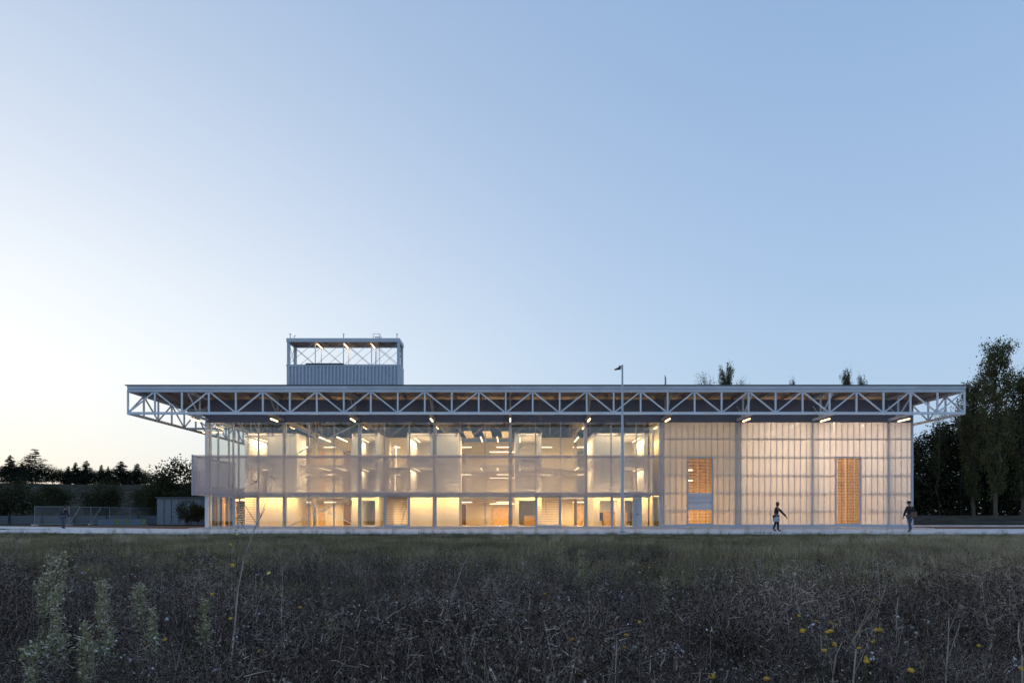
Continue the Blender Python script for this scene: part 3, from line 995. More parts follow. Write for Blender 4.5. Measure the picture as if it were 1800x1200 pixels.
# walkway deck between facade and boxes, unseen lamps added below it brighten the ground floor fronts
for i in range(18):
    a = -24 + 2 * i
    box('walkway_deck', a + .01 + (.3 if i == 0 else 0), a + 1.99, YF + .62, 52.43, 2.62, 2.74, 'slab', hall)
box('walkway_edge', -23.6, 11.3, YF + .56, YF + .615, 2.46, 2.76, 'column', hall)  # edge strip added to hide the lamps below the deck
for i in range(6):
    a = -24 + 6 * i
    for k in (0, 1):
        x = a + .6 + 3 * k
        lamp((x, YF + .68, 2.565), (x + 2.4, YF + .68, 2.565), 'slim fill lamp added under the walkway behind the ground-floor glass, %s bay, %s' % (ordn[i], ('left', 'right')[k]), 'slim fill lamps added under the walkway', 'tube_soft', .03, aim=(0, .75, -1))
for i in range(6):
    a = -24 + 6 * i
    lamp((a + .9, YF + .65, 8.78), (a + 5.1, YF + .65, 8.78), 'long fill lamp added unseen behind the dark band above the glass, %s bay from the left' % ordn[i], 'long fill lamps added behind the band', 'tube_front', .03, .3, aim=(0, .45, -1))  # added lamp, hidden by the band, brightens the upper box fronts
    lamp((a + .9, YF + .66, 2.80), (a + 5.1, YF + .66, 2.80), 'long fill lamp added on the walkway edge, hidden by the screen rail, %s bay from the left' % ordn[i], 'long fill lamps added on the walkway edge', 'tube_front', .022, aim=(0, .6, 1))  # added uplight hidden by the rail, evens out the upper box fronts
# left end: timber posts and a glazed lobby
for k, (x, y) in enumerate(((-23.6, 53.0), (-23.3, 54.6), (-22.6, 55.8), (-22.1, 54.2))):
    o = box('timber_post', x - .09, x + .09, y - .09, y + .09, .05, 2.58, 'wood')
    box('post_shoe', x - .11, x + .11, y - .11, y + .11, .046, .12, 'galvanised', o)
    tag(o, 'tan timber post in the left corner lobby, %s from the left' % ordn[k], 'post', 'timber posts in the left corner')
for k, (x, y) in enumerate(((-23.0, 53.6), (-22.3, 53.2))):
    lamp((x, y, 2.3), (x + .35, y, 2.3), 'short bright lamp in the left corner lobby, %s' % ('left one', 'right one')[k], 'short lamps in the corner lobby', 'tube', .06, .3)
box('lobby_ceiling', -24.0, -21.75, 52.5, 57.5, 2.62, 2.74, 'wood', hall)
# right end of the glazed half
box('partition', 11.40, 11.52, 51.6, 62.4, .05, 7.7, 'cream', hall)
lamp((11.75, 53.0, 7.4), (11.75, 55.0, 7.4), 'tube lamp behind the last glass bay before the translucent wall', 'tube lamps in the open bays', 'tube_soft', .04)
for x in (11.1, 11.3):
    pass

# ---------------------------------------------------------------- inside the translucent half
box('partition', 12.2, 12.32, 51.6, 75, .05, 8.3, 'cool_wall', hall)
box('partition', 18.24, 18.29, 51.3, 57.0, .05, 10.2, 'cool_wall', hall); box('partition', 18.3, 18.42, 51.3, 75, .05, 10.2, 'cream', hall)
box('partition', 12.34, 18.28, 57.0, 57.12, .05, 10.2, 'cool_wall', hall)
box('partition', 18.44, 31.7, 66.0, 66.12, .05, 8.3, 'cream', hall)
for i in range(5):
    for j in range(2):
        x = 19.3 + 2.55 * i; y = 54.6 + 4.5 * j
        lamp((x, y, 9.3 + .8 * j), (x + 1.8, y, 9.3 + .8 * j), 'tube lamp high behind the translucent wall, %s row, %s from the left' % (('front', 'rear')[j], ordn[i]), 'tube lamps high behind the translucent wall', 'tube_hall', .07, .1)
lamp((12.8, 55.2, 9.3), (17.6, 55.2, 9.3), 'long dim fill lamp added unseen high behind the translucent bay next to the glass', 'tube lamps high behind the translucent wall', 'tube_front', .05, .1, power=.75)  # added lamp out of view, lifts the otherwise dark bay
# timber racks behind the two windows
def rack(x0, x1, y, z1, label, shelves):
    o = empty('timber_rack', ((x0 + x1) / 2, y, .05))
    for k in range(5):
        x = x0 + (x1 - x0) * k / 4
        box('upright', x - .04, x + .04, y - .05, y + .05, .05, z1, 'rack_wood', o)
    for k in range(shelves):
        z = .4 + (z1 - .6) * k / (shelves - 1)
        box('board', x0, x1, y + .36, y + .5, z, z + .07, 'rack_wood', o)
    box('back_panel', x0, x1, y + .51, y + .55, .05, z1, 'rack_wood', o)
    tag(o, label, 'rack')
rack(14.6, 18.1, 56.2, 6.6, 'tall timber rack seen through the left window of the translucent wall', 22)
rack(28.5, 31.5, 57.6, 6.6, 'timber rack seen through the right window of the translucent wall', 22)
for k, z in enumerate((4.75, 3.9)):
    lamp((14.62, 53.0, z), (15.0, 53.0, z), 'short bright lamp inside the left window of the translucent wall, %s' % ('upper one', 'lower one')[k], 'lamps inside the tall windows', 'tube', .05)
lamp((13.5, 51.75, .17), (17.4, 51.75, .17), 'fill lamp added unseen behind the sill of the left window of the translucent wall', 'lamps inside the tall windows', 'tube_floor', .05, aim=(0, 1, .45))  # added lamp kept below the sill line to brighten the left rack
lamp((26.0, 51.75, .17), (29.0, 51.75, .17), 'fill lamp added unseen behind the sill of the right window of the translucent wall', 'lamps inside the tall windows', 'tube_floor', .05, aim=(0, 1, .45))  # added likewise, unseen, to brighten the right rack

# ---------------------------------------------------------------- lamp post
def build_lamp_post():
    d = 37.4; x = X(1094, d); y = d
    o = empty('lamp_post', (x, y, .05))
    p = MB(); p.bar((x, y, .05), (x, y, 4.2), .10, .085, 14); p.bar((x, y, 4.2), (x, y, Z(641, d)), .085, .05, 14)
    p.build('pole', 'pole', o, smooth=False)
    b = MB(); b.box(x - .2, x + .2, y - .2, y + .2, .05, .075)
    for a in (-1, 1):
        for c in (-1, 1): b.bar((x + a * .14, y + c * .14, .075), (x + a * .14, y + c * .14, .12), .02, .02, 6)
    b.build('base_plate', 'galvanised', o)
    zt = Z(641, d)
    h = MB()
    h.bar((x, y, zt - .03), (x - .16, y, zt - .16), .03, .03, 8)
    h.bar((x - .12, y, zt - .10), (x - .2, y, zt - .13), .07, .07, 8)
    h.build('bracket', 'lamp_head', o)
    hd = MB()   # wedge-shaped floodlight pointing left
    za, zb_ = zt - .16, zt - .26
    pts = [(x - .10, za), (x - .10, zb_), (x - .46, zb_ - .03), (x - .46, zb_ + .0), (x - .22, za)]
    k = len(pts)
    hd.v = [(a, y - .14, z) for a, z in pts] + [(a, y + .14, z) for a, z in pts]
    hd.f = [tuple(range(k)), tuple(reversed(range(k, 2 * k)))] + [(i, k + i, k + (i + 1) % k, (i + 1) % k) for i in range(k)]
    hd.mi = [0] * len(hd.f)
    hd.build('lamp_head', 'lamp_head', o)
    zc = Z(735, d); c = MB()
    c.box(x + .07, x + .16, y - .05, y + .05, zc - .06, zc + .05); c.box(x + .12, x + .26, y - .08, y + .06, zc + .05, zc + .12)
    c.build('camera_box', 'lamp_head', o)
    b = MB(); b.box(x - .055, x + .055, y - .105, y - .092, .7, 1.15); b.build('service_hatch', 'pole', o)
    tag(o, 'tall slim pale steel lamp post with a dark floodlight head standing before the hall', 'lamp post')


build_lamp_post()

# ---------------------------------------------------------------- fence, barriers, far wall on the left
def fence_panel(xa, ya, xb, yb, h, label, brace=False):
    mid = ((xa + xb) / 2, (ya + yb) / 2, 0)
    z = .02
    o = empty('fence_panel', (mid[0], mid[1], z))
    beam('post', (xa, ya, z), (xa, ya, z + h), .05, .05, 'galvanised', o, 'rod')
    beam('post', (xb - (xb - xa) * .012, yb - (yb - ya) * .012, z), (xb - (xb - xa) * .012, yb - (yb - ya) * .012, z + h), .05, .05, 'galvanised', o, 'rod')
    beam('rail', (xa, ya, z + h - .02), (xb, yb, z + h - .02), .045, .045, 'galvanised', o, 'rod')
    beam('rail', (xa, ya, z + .14), (xb, yb, z + .14), .04, .04, 'galvanised', o, 'rod')
    m = MB(); m.quad((xa, ya, z + .14), (xb, yb, z + .14), (xb, yb, z + h - .02), (xa, ya, z + h - .02))
    u = Vector((xb - xa, yb - ya, 0))
    for k in range(1, 14):
        q = Vector((xa, ya, 0)) + u * (k / 14)
        m.bar((q.x, q.y, z + .14), (q.x, q.y, z + h), .006, .006, 3, cap=False)
    m.build('wire_mesh', 'mesh_wire', o)
    for (a, b) in ((xa, ya), (xb, yb)):
        box('foot_block', a - .12, a + .12, b - .3, b + .3, z - .01, z + .13, 'concrete', o)
    if brace:
        beam('prop', (xb + .25, yb - .6, z), (xb + 1.1, yb - .1, z + h - .1), .06, .06, 'galvanised', o, 'rod')
    tag(o, label, 'fence panel', 'wire fence panels on the left')


fp = [(-20, 912), (61, 891), (122, 890), (160, 893.5), (193, 896), (229, 897), (282, 900), (345, 901)]
fd = [58, 62, 62.0, 66, 70, 74, 80, 84]
desc = ['leftmost of the row', 'left of the walking person', 'right of the walking person with a slanted prop', 'middle one with a slanted prop', 'just left of the coloured barrier', 'behind the coloured barrier', 'rightmost one by the bushes']
for i in range(7):
    if i == 0: continue
    (pa, ya_), (pb, yb_) = fp[i], fp[i + 1]
    da, db = fd[i], fd[i + 1]
    fence_panel(X(pa, da), da, X(pb, db), db, 1.85, 'wire mesh site fence panel, ' + desc[i], i in (1, 2))

# low coloured barrier of boards
bo = empty('low_barrier', (X(215, 63), 63, .02))
for k in range(9):
    pa = 173 + k * 9.4
    xa, xb = X(pa, 63), X(pa + 9.2, 63)
    box('board', xa, xb, 62.95, 63.05, .02, .66, 'barrier_green' if k in (3, 5, 8) else 'barrier_blue', bo)
    box('board_foot', xa + .05, xb - .05, 63.051, 63.4, .02, .1, 'galvanised', bo)
tag(bo, 'low row of blue and green boards on the soil at left', 'barrier')
# long low wall and shed at the left end
w = empty('low_shed', (-37, 71, 0))
box('wall', X(276, 70), X(352, 70), 70, 73, 0, Z(875, 70), 'shed_wall', w)
box('roof', X(274, 70), X(354, 70), 69.8, 73.2, Z(875, 70) + .003, Z(873, 70), 'capping', w)
for k in range(5): box('wall_seam', X(288 + 13 * k, 70), X(288.7 + 13 * k, 70), 69.95, 69.998, .1, Z(877, 70), 'far_wall', w)
tag(w, 'low grey blue shed wall behind the bushes left of the hall', 'shed')
lw = empty('low_wall', (-60, 74, 0))
for k in range(9):
    xa = X(-40, 75) + k * 3.6
    box('wall_panel', xa, xa + 3.56, 75 + .3 * k, 75.15 + .3 * k, -.1, .95, 'far_wall', lw)
tag(lw, 'long low blue grey wall behind the site fence at left', 'wall')


# ---------------------------------------------------------------- trees
rs = np.random.RandomState(11)


def leaf_mesh(name, pts, size, m, flat=.0, quad=True, up=0.):
    """Many leaf-sized faces at pts (n,3)."""
    n = len(pts)
    a = rs.normal(size=(n, 3)); a[:, 2] *= (1 - flat); a /= np.linalg.norm(a, axis=1)[:, None]
    b = rs.normal(size=(n, 3)); b[:, 2] *= (1 - flat); b -= a * np.sum(a * b, 1)[:, None]; b /= np.linalg.norm(b, axis=1)[:, None] + 1e-9
    s = size * rs.uniform(.55, 1.35, n)[:, None]
    P = np.array(pts)
    v = np.empty((n, 4, 3))
    v[:, 0] = P - a * s * .5
    v[:, 1] = P + b * s * .32 - a * s * .05
    v[:, 2] = P + a * s * .5
    v[:, 3] = P - b * s * .32 + a * s * .08
    me = bpy.data.meshes.new(name)
    me.vertices.add(n * 4); me.vertices.foreach_set('co', v.reshape(-1))
    me.loops.add(n * 4); me.loops.foreach_set('vertex_index', np.arange(n * 4, dtype=np.int32))
    me.polygons.add(n); me.polygons.foreach_set('loop_start', np.arange(0, n * 4, 4, dtype=np.int32))
    me.polygons.foreach_set('loop_total', np.full(n, 4, dtype=np.int32))
    me.update(calc_edges=True)
    me.materials.append(M[m])
    return me


def limb(m, p, q, r0, r1, bend=.1, n=4, seg=6):
    p, q = Vector(p), Vector(q)
    L = (q - p).length
    prev = p; pr = r0
    for i in range(1, n + 1):
        t = i / n
        c = p.lerp(q, t) + Vector((rs.normal(), rs.normal(), 0)) * (bend * L * .15 * math.sin(math.pi * min(t, .9)))
        r = r0 + (r1 - r0) * t
        m.bar(prev, c, pr, r, seg, cap=False)
        prev, pr = c, r


def make_tree(kind, h, seed):
    """Returns (trunk mesh, crown mesh) with the base at the origin."""
    global rs
    rs = np.random.RandomState(seed)
    tm = MB(); pts = []
    if kind == 'poplar':
        limb(tm, (0, 0, -.3), (rs.normal() * .3, 0, h * .93), .024 * h * .6, .03, .12, 9, 8)
        lean = rs.normal(size=2) * .2
        nb = 84
        for i in range(nb):
            t = .13 + .85 * (i / nb)
            z0 = h * t * .93
            a = rs.uniform(0, 2 * math.pi)
            prof = math.sin(math.pi * min(1, (t - .12) / .95)) ** .7
            L = h * (.17 * prof + .03) * rs.uniform(.6, 1.15)
            tip = Vector((math.cos(a) * L * .62, math.sin(a) * L * .62, min(z0 + L * 1.05, h)))
            limb(tm, (0, 0, z0), tip, .05 + .004 * h * (1 - t), .012, .25, 3, 4)
            nclu = 7
            for k in range(nclu):
                u = .3 + .75 * k / nclu
                c = Vector((0, 0, z0)).lerp(tip, u) + Vector(rs.normal(size=3)) * .35
                if rs.rand() < .16: continue
                m_ = rs.randint(22, 46)
                g = rs.normal(size=(m_, 3)) * np.array([.36, .36, .5]) * (.45 + .6 * rs.rand())
                pts.append(np.array(c) + g)
        crown = leaf_mesh('crown', np.vstack(pts), .26, 'leaf_poplar')
        bark = 'bark_pale'
    elif kind in ('dark', 'thin'):
        limb(tm, (0, 0, -.3), (rs.normal() * .4, 0, h * .9), .02 * h * .55, .03, .15, 7, 7)
        nb = 40 if kind == 'dark' else 34
        for i in range(nb):
            t = (.05 if kind == 'dark' else .3) + .9 * (i / nb) * (.97 if kind == 'dark' else .7)
            z0 = h * t * .92
            if kind == 'thin': z0 = h * (.3 + .62 * i / nb)
            a = rs.uniform(0, 2 * math.pi)
            L = h * .2 * (1.1 - .8 * t) * rs.uniform(.6, 1.2)
            tip = Vector((math.cos(a) * L * .8, math.sin(a) * L * .8, z0 + L * .75))
            limb(tm, (0, 0, z0), tip, .06, .012, .3, 3, 4)
            for k in range(6):
                c = Vector((0, 0, z0)).lerp(tip, .35 + .7 * k / 6) + Vector(rs.normal(size=3)) * .3
                m_ = rs.randint(16, 40) if kind == 'dark' else rs.randint(7, 20)
                pts.append(np.array(c) + rs.normal(size=(m_, 3)) * .45)
        crown = leaf_mesh('crown', np.vstack(pts), .30 if kind == 'dark' else .22, 'leaf_dark' if kind == 'dark' else 'leaf_poplar')
        bark = 'bark_pale'
    elif kind in ('conifer', 'cedar'):
        limb(tm, (0, 0, -.3), (0, 0, h * .99), .02 * h * .6, .015, .04, 7, 7)
        nl = int(h * (2.6 if kind == 'conifer' else 1.5))
        for i in range(nl):
            t = .06 + .93 * i / nl
            z0 = h * t
            for j in range(6 if kind == 'conifer' else 5):
                a = rs.uniform(0, 2 * math.pi)
                L = h * (.40 if kind == 'conifer' else .46) * (1.02 - t) ** (.9 if kind == 'conifer' else .75) * rs.uniform(.5, 1.15) + .04
                dz = L * (-.12 if kind == 'conifer' else .05) * rs.uniform(.2, 1.6)
                tip = Vector((math.cos(a) * L, math.sin(a) * L, z0 + dz))
                limb(tm, (0, 0, z0), tip, .05, .01, .1, 2, 3)
                m_ = int(18 + 40 * L)
                u = rs.uniform(.15, 1.02, m_)[:, None]
                q = np.array([[0, 0, z0]]) * (1 - u) + np.array([list(tip)]) * u
                pts.append(q + rs.normal(size=(m_, 3)) * np.array([.16, .16, .10]) * (.35 + .5 * L))
        crown = leaf_mesh('crown', np.vstack(pts), .24, 'leaf_conifer', flat=.4)
        bark = 'bark'
    else:  # bushy round tree
        limb(tm, (0, 0, -.2), (0, 0, h * .6), .028 * h * .6, .05, .1, 4, 7)
        nb = 60
        for i in range(nb):
            v = rs.normal(size=3); v /= np.linalg.norm(v)
            r = rs.uniform(.55, 1.0)
            tip = Vector((v[0] * h * .40 * r, v[1] * h * .40 * r, h * .56 + v[2] * h * .42 * r))
            if i < 26: limb(tm, (0, 0, h * rs.uniform(.15, .5)), tip, .05, .01, .3, 3, 4)
            m_ = rs.randint(40, 100)
            pts.append(np.array(tip) + rs.normal(size=(m_, 3)) * h * .075)
        crown = leaf_mesh('crown', np.vstack(pts), .05 * h ** .5 + .1, 'leaf_bush')
        bark = 'bark'
    return tm.mesh('trunk', bark, True), crown


TREES = {}


def tree(kind, px, d, top, label, name, cat='tree', group=None, variant=0, base=None, wid=1.0):
    x = X(px, d)
    zb = field_z(x, d) if base is None else base
    h = Z(top, d) - zb
    href = {'poplar': 22., 'dark': 14., 'thin': 24., 'conifer': 9., 'cedar': 11., 'bush': 5.}[kind]
    k = (kind, variant)
    if k not in TREES: TREES[k] = make_tree(kind, href, 31 * variant + len(kind) * 7 + 3)
    s = h / href
    o = empty(name, (x, d, zb))
    o.matrix_basis = Matrix.Translation((x, d, zb)) @ Matrix.Rotation(rnd.uniform(0, 6.28), 4, 'Z') @ Matrix.Diagonal((s * wid, s * wid, s, 1))
    for nm, me in zip(('trunk', 'crown'), TREES[k]):
        c = bpy.data.objects.new(nm, me); COL.objects.link(c); c.parent = o
    tag(o, label, cat, group)
    return o


tree('poplar', 1750, 78, 600, 'tallest poplar right of the hall with loose pale green crown', 'poplar_tree', variant=0, wid=.78)
tree('poplar', 1797, 84, 655, 'poplar cut by the right edge of the picture', 'poplar_tree', variant=1, group='poplars right of the hall')
tree('poplar', 1712, 88, 668, 'slim poplar just right of the end of the roof', 'poplar_tree', variant=1, wid=.9, group='poplars right of the hall')
tree('thin', 1690, 92, 690, 'thin half bare poplar seen through the right end of the roof truss', 'poplar_tree', variant=2, wid=.7, group='poplars right of the hall')
tree('thin', 1652, 92, 712, 'thin bare tree behind the right overhang of the roof', 'poplar_tree', variant=3, wid=.7, group='poplars right of the hall')
for i, (px, top, d, t) in enumerate(((1612, 757, 96, 'first dark tree beside the right wall of the hall'), (1640, 742, 94, 'second dark tree from the right wall of the hall'), (1664, 728, 98, 'pointed dark tree under the right roof overhang'), (1690, 733, 93, 'dark tree left of the tall poplar foot'), (1716, 702, 97, 'taller dark tree behind the tall poplar'), (1744, 712, 93, 'dark tree right behind the tall poplar trunk'), (1772, 700, 97, 'dark tree right of the tall poplar'), (1800, 730, 94, 'dark tree at the right edge of the picture'), (1836, 715, 96, 'dark tree past the right edge, its branches just showing'))):
    tree('dark', px, d, top, t, 'broadleaf_tree', variant=i % 3, group='dark trees right of the hall', wid=1.25)
# undergrowth under the grove, which reads as one dark mass
for part, (x0, x1, y0, y1, zc, n, nm) in enumerate(((44, 100, 91, 99, 3.6, 16000, 'a'),)):
    q = np.empty((n, 3)); rs = np.random.RandomState(5)
    q[:, 0] = rs.uniform(x0, x1, n); q[:, 1] = rs.uniform(y0, y1, n); q[:, 2] = .9 + np.abs(rs.normal(size=n)) * zc * .8
    q[:, 2] = np.minimum(q[:, 2], 6.5 + 1.5 * np.sin(q[:, 0] * .8))
    o = bpy.data.objects.new('undergrowth', leaf_mesh('undergrowth', q, .55, 'leaf_dark')); put(o)
    tag(o, 'dark tangled undergrowth beneath the grove right of the hall', 'undergrowth', kind='stuff')
# tops of poplars over the roof
for i, (px, top, w_, t) in enumerate(((1230, 657, .30, 'narrow bare treetop over the roof, left one of the first group'), (1241, 645, .42, 'thin bare treetop over the roof, beside the narrow one'), (1275, 646, .62, 'fullest treetop over the roof, between the other two groups'), (1300, 656, .36, 'slim leaning treetop right of the fullest one over the roof'), (1311, 664, .3, 'short treetop at the right end of the first group over the roof'), (1393, 671, .3, 'tiny treetop just showing over the roof, alone'), (1488, 653, .45, 'taller treetop of the right pair over the roof'), (1515, 664, .4, 'shorter treetop of the right pair over the roof'))):
    tree('thin' if i in (0, 1, 3, 4) else 'poplar', px, 104, top, t, 'poplar_tree', variant=5 + i % 2 if i in (0, 1, 3, 4) else i % 3, wid=w_ * (1.5 if i in (0, 1, 3, 4) else .8), group='poplar tops over the roof')
# left: trees on and before the embankment
for i, (k, px, top, d, w_, t) in enumerate((
        ('conifer', 18, 798, 112, 1.2, 'dark conifer on the embankment at the left edge'),
        ('cedar', 62, 786, 110, 1.25, 'tall spreading cedar on the embankment, tallest of the left trees'),
        ('conifer', 38, 812, 114, 1.3, 'dark conifer on the embankment just left of the cedar'),
        ('bush', 92, 822, 113, 1.6, 'wide bushy tree on the embankment right of the cedar'),
        ('conifer', 120, 818, 116, 1.3, 'small conifer on the embankment, first right of the cedar'),
        ('conifer', 133, 811, 114, 1.1, 'pointed conifer on the embankment, second right of the cedar'),
        ('conifer', 152, 808, 114, 1.2, 'pointed conifer on the embankment, third right of the cedar'),
        ('conifer', 178, 815, 118, .9, 'slender conifer on the embankment left of the rounded one'),
        ('conifer', 190, 818, 117, .9, 'slender short conifer on the embankment beside the rounded one'),
        ('conifer', 213, 809, 112, 1.7, 'broad rounded conifer on the embankment'),
        ('conifer', 241, 813, 112, 1.4, 'conifer on the embankment right of the broad rounded one'),
        ('bush', 166, 826, 118, 1.9, 'low bushy tree between the conifers on the embankment'),
        ('bush', 55, 815, 117, 1.8, 'bushy tree behind the cedar on the embankment'),
        ('bush', 112, 826, 118, 1.7, 'bushy tree in the gap right of the cedar on the embankment'),
        ('bush', 20, 818, 116, 1.9, 'wide bushy tree behind the conifer at the left edge'),
        ('bush', 135, 824, 119, 1.9, 'bushy tree behind the first pointed conifers on the embankment'),
        ('bush', 200, 823, 119, 1.9, 'bushy tree behind the broad rounded conifer on the embankment'),
        ('bush', 240, 826, 118, 1.8, 'bushy tree behind the last conifer on the embankment'),
        ('bush', 264, 832, 112, 1.7, 'low bushy tree at the right end of the embankment'))):
    tree(k, px, d, top, t, 'conifer_tree' if k != 'bush' else 'bushy_tree', variant=i % 3, wid=w_, group='trees on the embankment')
for i, (px, d, top, w_, t) in enumerate(((10, 84, 838, 1.5, 'large dark round tree before the embankment at the left edge'), (92, 82, 850, 1.05, 'dark round tree before the embankment behind the walking person'), (181, 84, 842, 1.0, 'pale rounded tree before the middle of the embankment'), (262, 84, 851, 1.0, 'round tree before the right end of the embankment'))):
    tree('bush', px, d, top, t, 'round_tree', variant=3 + i % 2, wid=w_, group='round trees before the embankment')
tree('bush', 318, 78, 812, 'large leafy tree beside the left end of the hall', 'leafy_tree', variant=5, wid=1.0)
tree('bush', 292, 80, 838, 'smaller leafy tree left of the large one by the hall', 'leafy_tree', variant=4, wid=1.1)
tree('bush', 330, 60, 877, 'small leafy shrub on the soil by the left end of the hall', 'leafy_shrub', cat='shrub', variant=3, wid=.9, base=0)
tree('bush', 349, 61, 886, 'low shrub close to the left corner post of the hall', 'leafy_shrub', cat='shrub', variant=4, wid=1.0, base=0)


# ---------------------------------------------------------------- people
def skin_mesh(name, verts, edges, radii, root, m, sub=2):
    me = bpy.data.meshes.new(name + '_cage')
    me.from_pydata(verts, edges, [])
    o = bpy.data.objects.new(name + '_cage', me)
    COL.objects.link(o)
    md = o.modifiers.new('skin', 'SKIN')
    if not me.skin_vertices: me.skin_vertices.new()
    for i, r in enumerate(radii):
        sv = me.skin_vertices[0].data[i]
        sv.radius = r if isinstance(r, tuple) else (r, r)
        sv.use_root = (i == root)
    s = o.modifiers.new('sub', 'SUBSURF'); s.levels = sub; s.render_levels = sub
    bpy.context.view_layer.update()
    ev = o.evaluated_get(bpy.context.evaluated_depsgraph_get())
    out = bpy.data.meshes.new_from_object(ev)
    out.name = name
    bpy.data.objects.remove(o); bpy.data.meshes.remove(me)
    out.materials.clear(); out.materials.append(M[m])
    out.polygons.foreach_set('use_smooth', [True] * len(out.polygons))
    return out


def person(px, d, height, facing, label, top, bottom, hair, stride=1., skirt=None, bag=None, arm_out=.2, lean=.04, hair_long=False, cap=False):
    """Walking figure facing +x in its own frame, turned by `facing`."""
    k = height / 1.75
    x = X(px, d); zg = .05
    root = empty('person', (x, d, zg))
    root.matrix_basis = Matrix.Translation((x, d, zg)) @ Matrix.Rotation(facing, 4, 'Z') @ Matrix.Scale(k, 4)
    L = lean
    V = {'pelvis': (0, 0, .95), 'waist': (L * .4, 0, 1.08), 'chest': (L, 0, 1.30), 'neck0': (L * 1.2, 0, 1.45), 'neck1': (L * 1.5 + .01, 0, 1.54), 'skull': (L * 1.7 + .02, 0, 1.64), 'crown': (L * 1.7 + .01, 0, 1.73)}
    E_ = [('pelvis', 'waist'), ('waist', 'chest'), ('chest', 'neck0'), ('neck0', 'neck1'), ('neck1', 'skull'), ('skull', 'crown')]
    Rr = {'pelvis': (.15, .12), 'waist': (.135, .10), 'chest': (.165, .115), 'neck0': (.07, .065), 'neck1': (.052, .055), 'skull': (.078, .095), 'crown': (.045, .055)}
    for s, nm in ((1, 'l'), (-1, 'r')):
        f = s * stride
        V['hip' + nm] = (0, s * .09, .90); V['knee' + nm] = (.16 * f + .05, s * .09, .50 + .02 * (f < 0)); V['ankle' + nm] = (.26 * f - .02, s * .085, .09 + (.06 if f < 0 else 0)); V['toe' + nm] = (.26 * f + .15, s * .095, .035 + (.0 if f >= 0 else .0))
        E_ += [('pelvis', 'hip' + nm), ('hip' + nm, 'knee' + nm), ('knee' + nm, 'ankle' + nm), ('ankle' + nm, 'toe' + nm)]
        Rr.update({'hip' + nm: .095, 'knee' + nm: .06, 'ankle' + nm: .042, 'toe' + nm: (.038, .03)})
        V['sh' + nm] = (L, s * .19, 1.40); V['el' + nm] = (L - .10 * f * 1.1 + (arm_out if s == -1 else 0) * .6, s * .25, 1.13); V['wr' + nm] = (L - .10 * f + .08 + (arm_out if s == -1 else 0), s * .25, .90)
        V['palm' + nm] = (V['wr' + nm][0] + .03, s * .25, .83)
        E_ += [('chest', 'sh' + nm), ('sh' + nm, 'el' + nm), ('el' + nm, 'wr' + nm), ('wr' + nm, 'palm' + nm)]
        Rr.update({'sh' + nm: .062, 'el' + nm: .044, 'wr' + nm: .03, 'palm' + nm: (.02, .036)})
        px_, py_, pz_ = V['palm' + nm]
        for q, (dx, ln) in enumerate(((.032, .075), (.011, .085), (-.01, .08), (-.03, .065))):
            V['f%d%s' % (q, nm)] = (px_ + dx, py_, pz_ - ln * .55); V['g%d%s' % (q, nm)] = (px_ + dx + .008, py_ - s * .02, pz_ - ln)
            E_ += [('palm' + nm, 'f%d%s' % (q, nm)), ('f%d%s' % (q, nm), 'g%d%s' % (q, nm))]
            Rr['f%d%s' % (q, nm)] = .0095; Rr['g%d%s' % (q, nm)] = .008
        V['t' + nm] = (px_ + .055, py_ - s * .01, pz_ - .015); E_.append(('palm' + nm, 't' + nm)); Rr['t' + nm] = .011
    def sub(keys, name, m, grow, root_key, over=None):
        ks = [q for q in V if q in keys]
        ix = {q: i for i, q in enumerate(ks)}
        ed = [(ix[a], ix[b]) for a, b in E_ if a in ix and b in ix]
        vv = dict(V); vv.update(over or {})
        rad = [tuple(c + grow for c in (Rr[q] if isinstance(Rr[q], tuple) else (Rr[q], Rr[q]))) for q in ks]
        me = skin_mesh(name, [vv[q] for q in ks], ed, rad, ix[root_key], m)
        o = bpy.data.objects.new(name, me); COL.objects.link(o); o.parent = root
        return o
    sub(set(V), 'body', 'skin', 0, 'pelvis')
    sub({'pelvis', 'waist', 'chest', 'neck0', 'shl', 'shr', 'ell', 'elr', 'wrl', 'wrr'}, 'jacket', top, .022, 'chest')
    sub({'pelvis', 'hipl', 'hipr', 'kneel', 'kneer', 'anklel', 'ankler'}, 'trousers', bottom, .016, 'pelvis')
    sub({'anklel', 'toel'}, 'shoe', 'shoe', .014, 'anklel'); sub({'ankler', 'toer'}, 'shoe', 'shoe', .014, 'ankler')
    # face and hair
    hx, hz = L * 1.7 + .02, 1.645
    bm = bmesh.new(); bmesh.ops.create_uvsphere(bm, u_segments=14, v_segments=10, radius=1)
    for v in bm.verts:
        f = 1.0 if v.co.x < .35 or v.co.z > .55 else .86
        v.co = Vector((v.co.x * .108 * f + hx - .012, v.co.y * .092 * f, v.co.z * (.118 if v.co.z > 0 else (.2 if hair_long else .10)) * f + hz + .025))
    me = bpy.data.meshes.new('hair'); bm.to_mesh(me); bm.free(); me.materials.append(M[hair])
    me.polygons.foreach_set('use_smooth', [True] * len(me.polygons))
    o = bpy.data.objects.new('hair', me); COL.objects.link(o); o.parent = root
    fc = MB()
    fc.tri((hx + .092, -.014, hz - .02), (hx + .092, .014, hz - .02), (hx + .122, 0, hz - .018)); fc.tri((hx + .092, .0, hz + .03), (hx + .094, -.012, hz - .018), (hx + .122, 0, hz - .018)); fc.tri((hx + .092, .0, hz + .03), (hx + .122, 0, hz - .018), (hx + .094, .012, hz - .018))
    for s in (-1, 1): fc.box(hx - .01, hx + .02, s * .092 - .008, s * .092 + .008, hz - .025, hz + .03)
    fo = bpy.data.objects.new('nose_and_ears', fc.mesh('nose_and_ears', 'skin')); COL.objects.link(fo); fo.parent = root
    ey = MB()
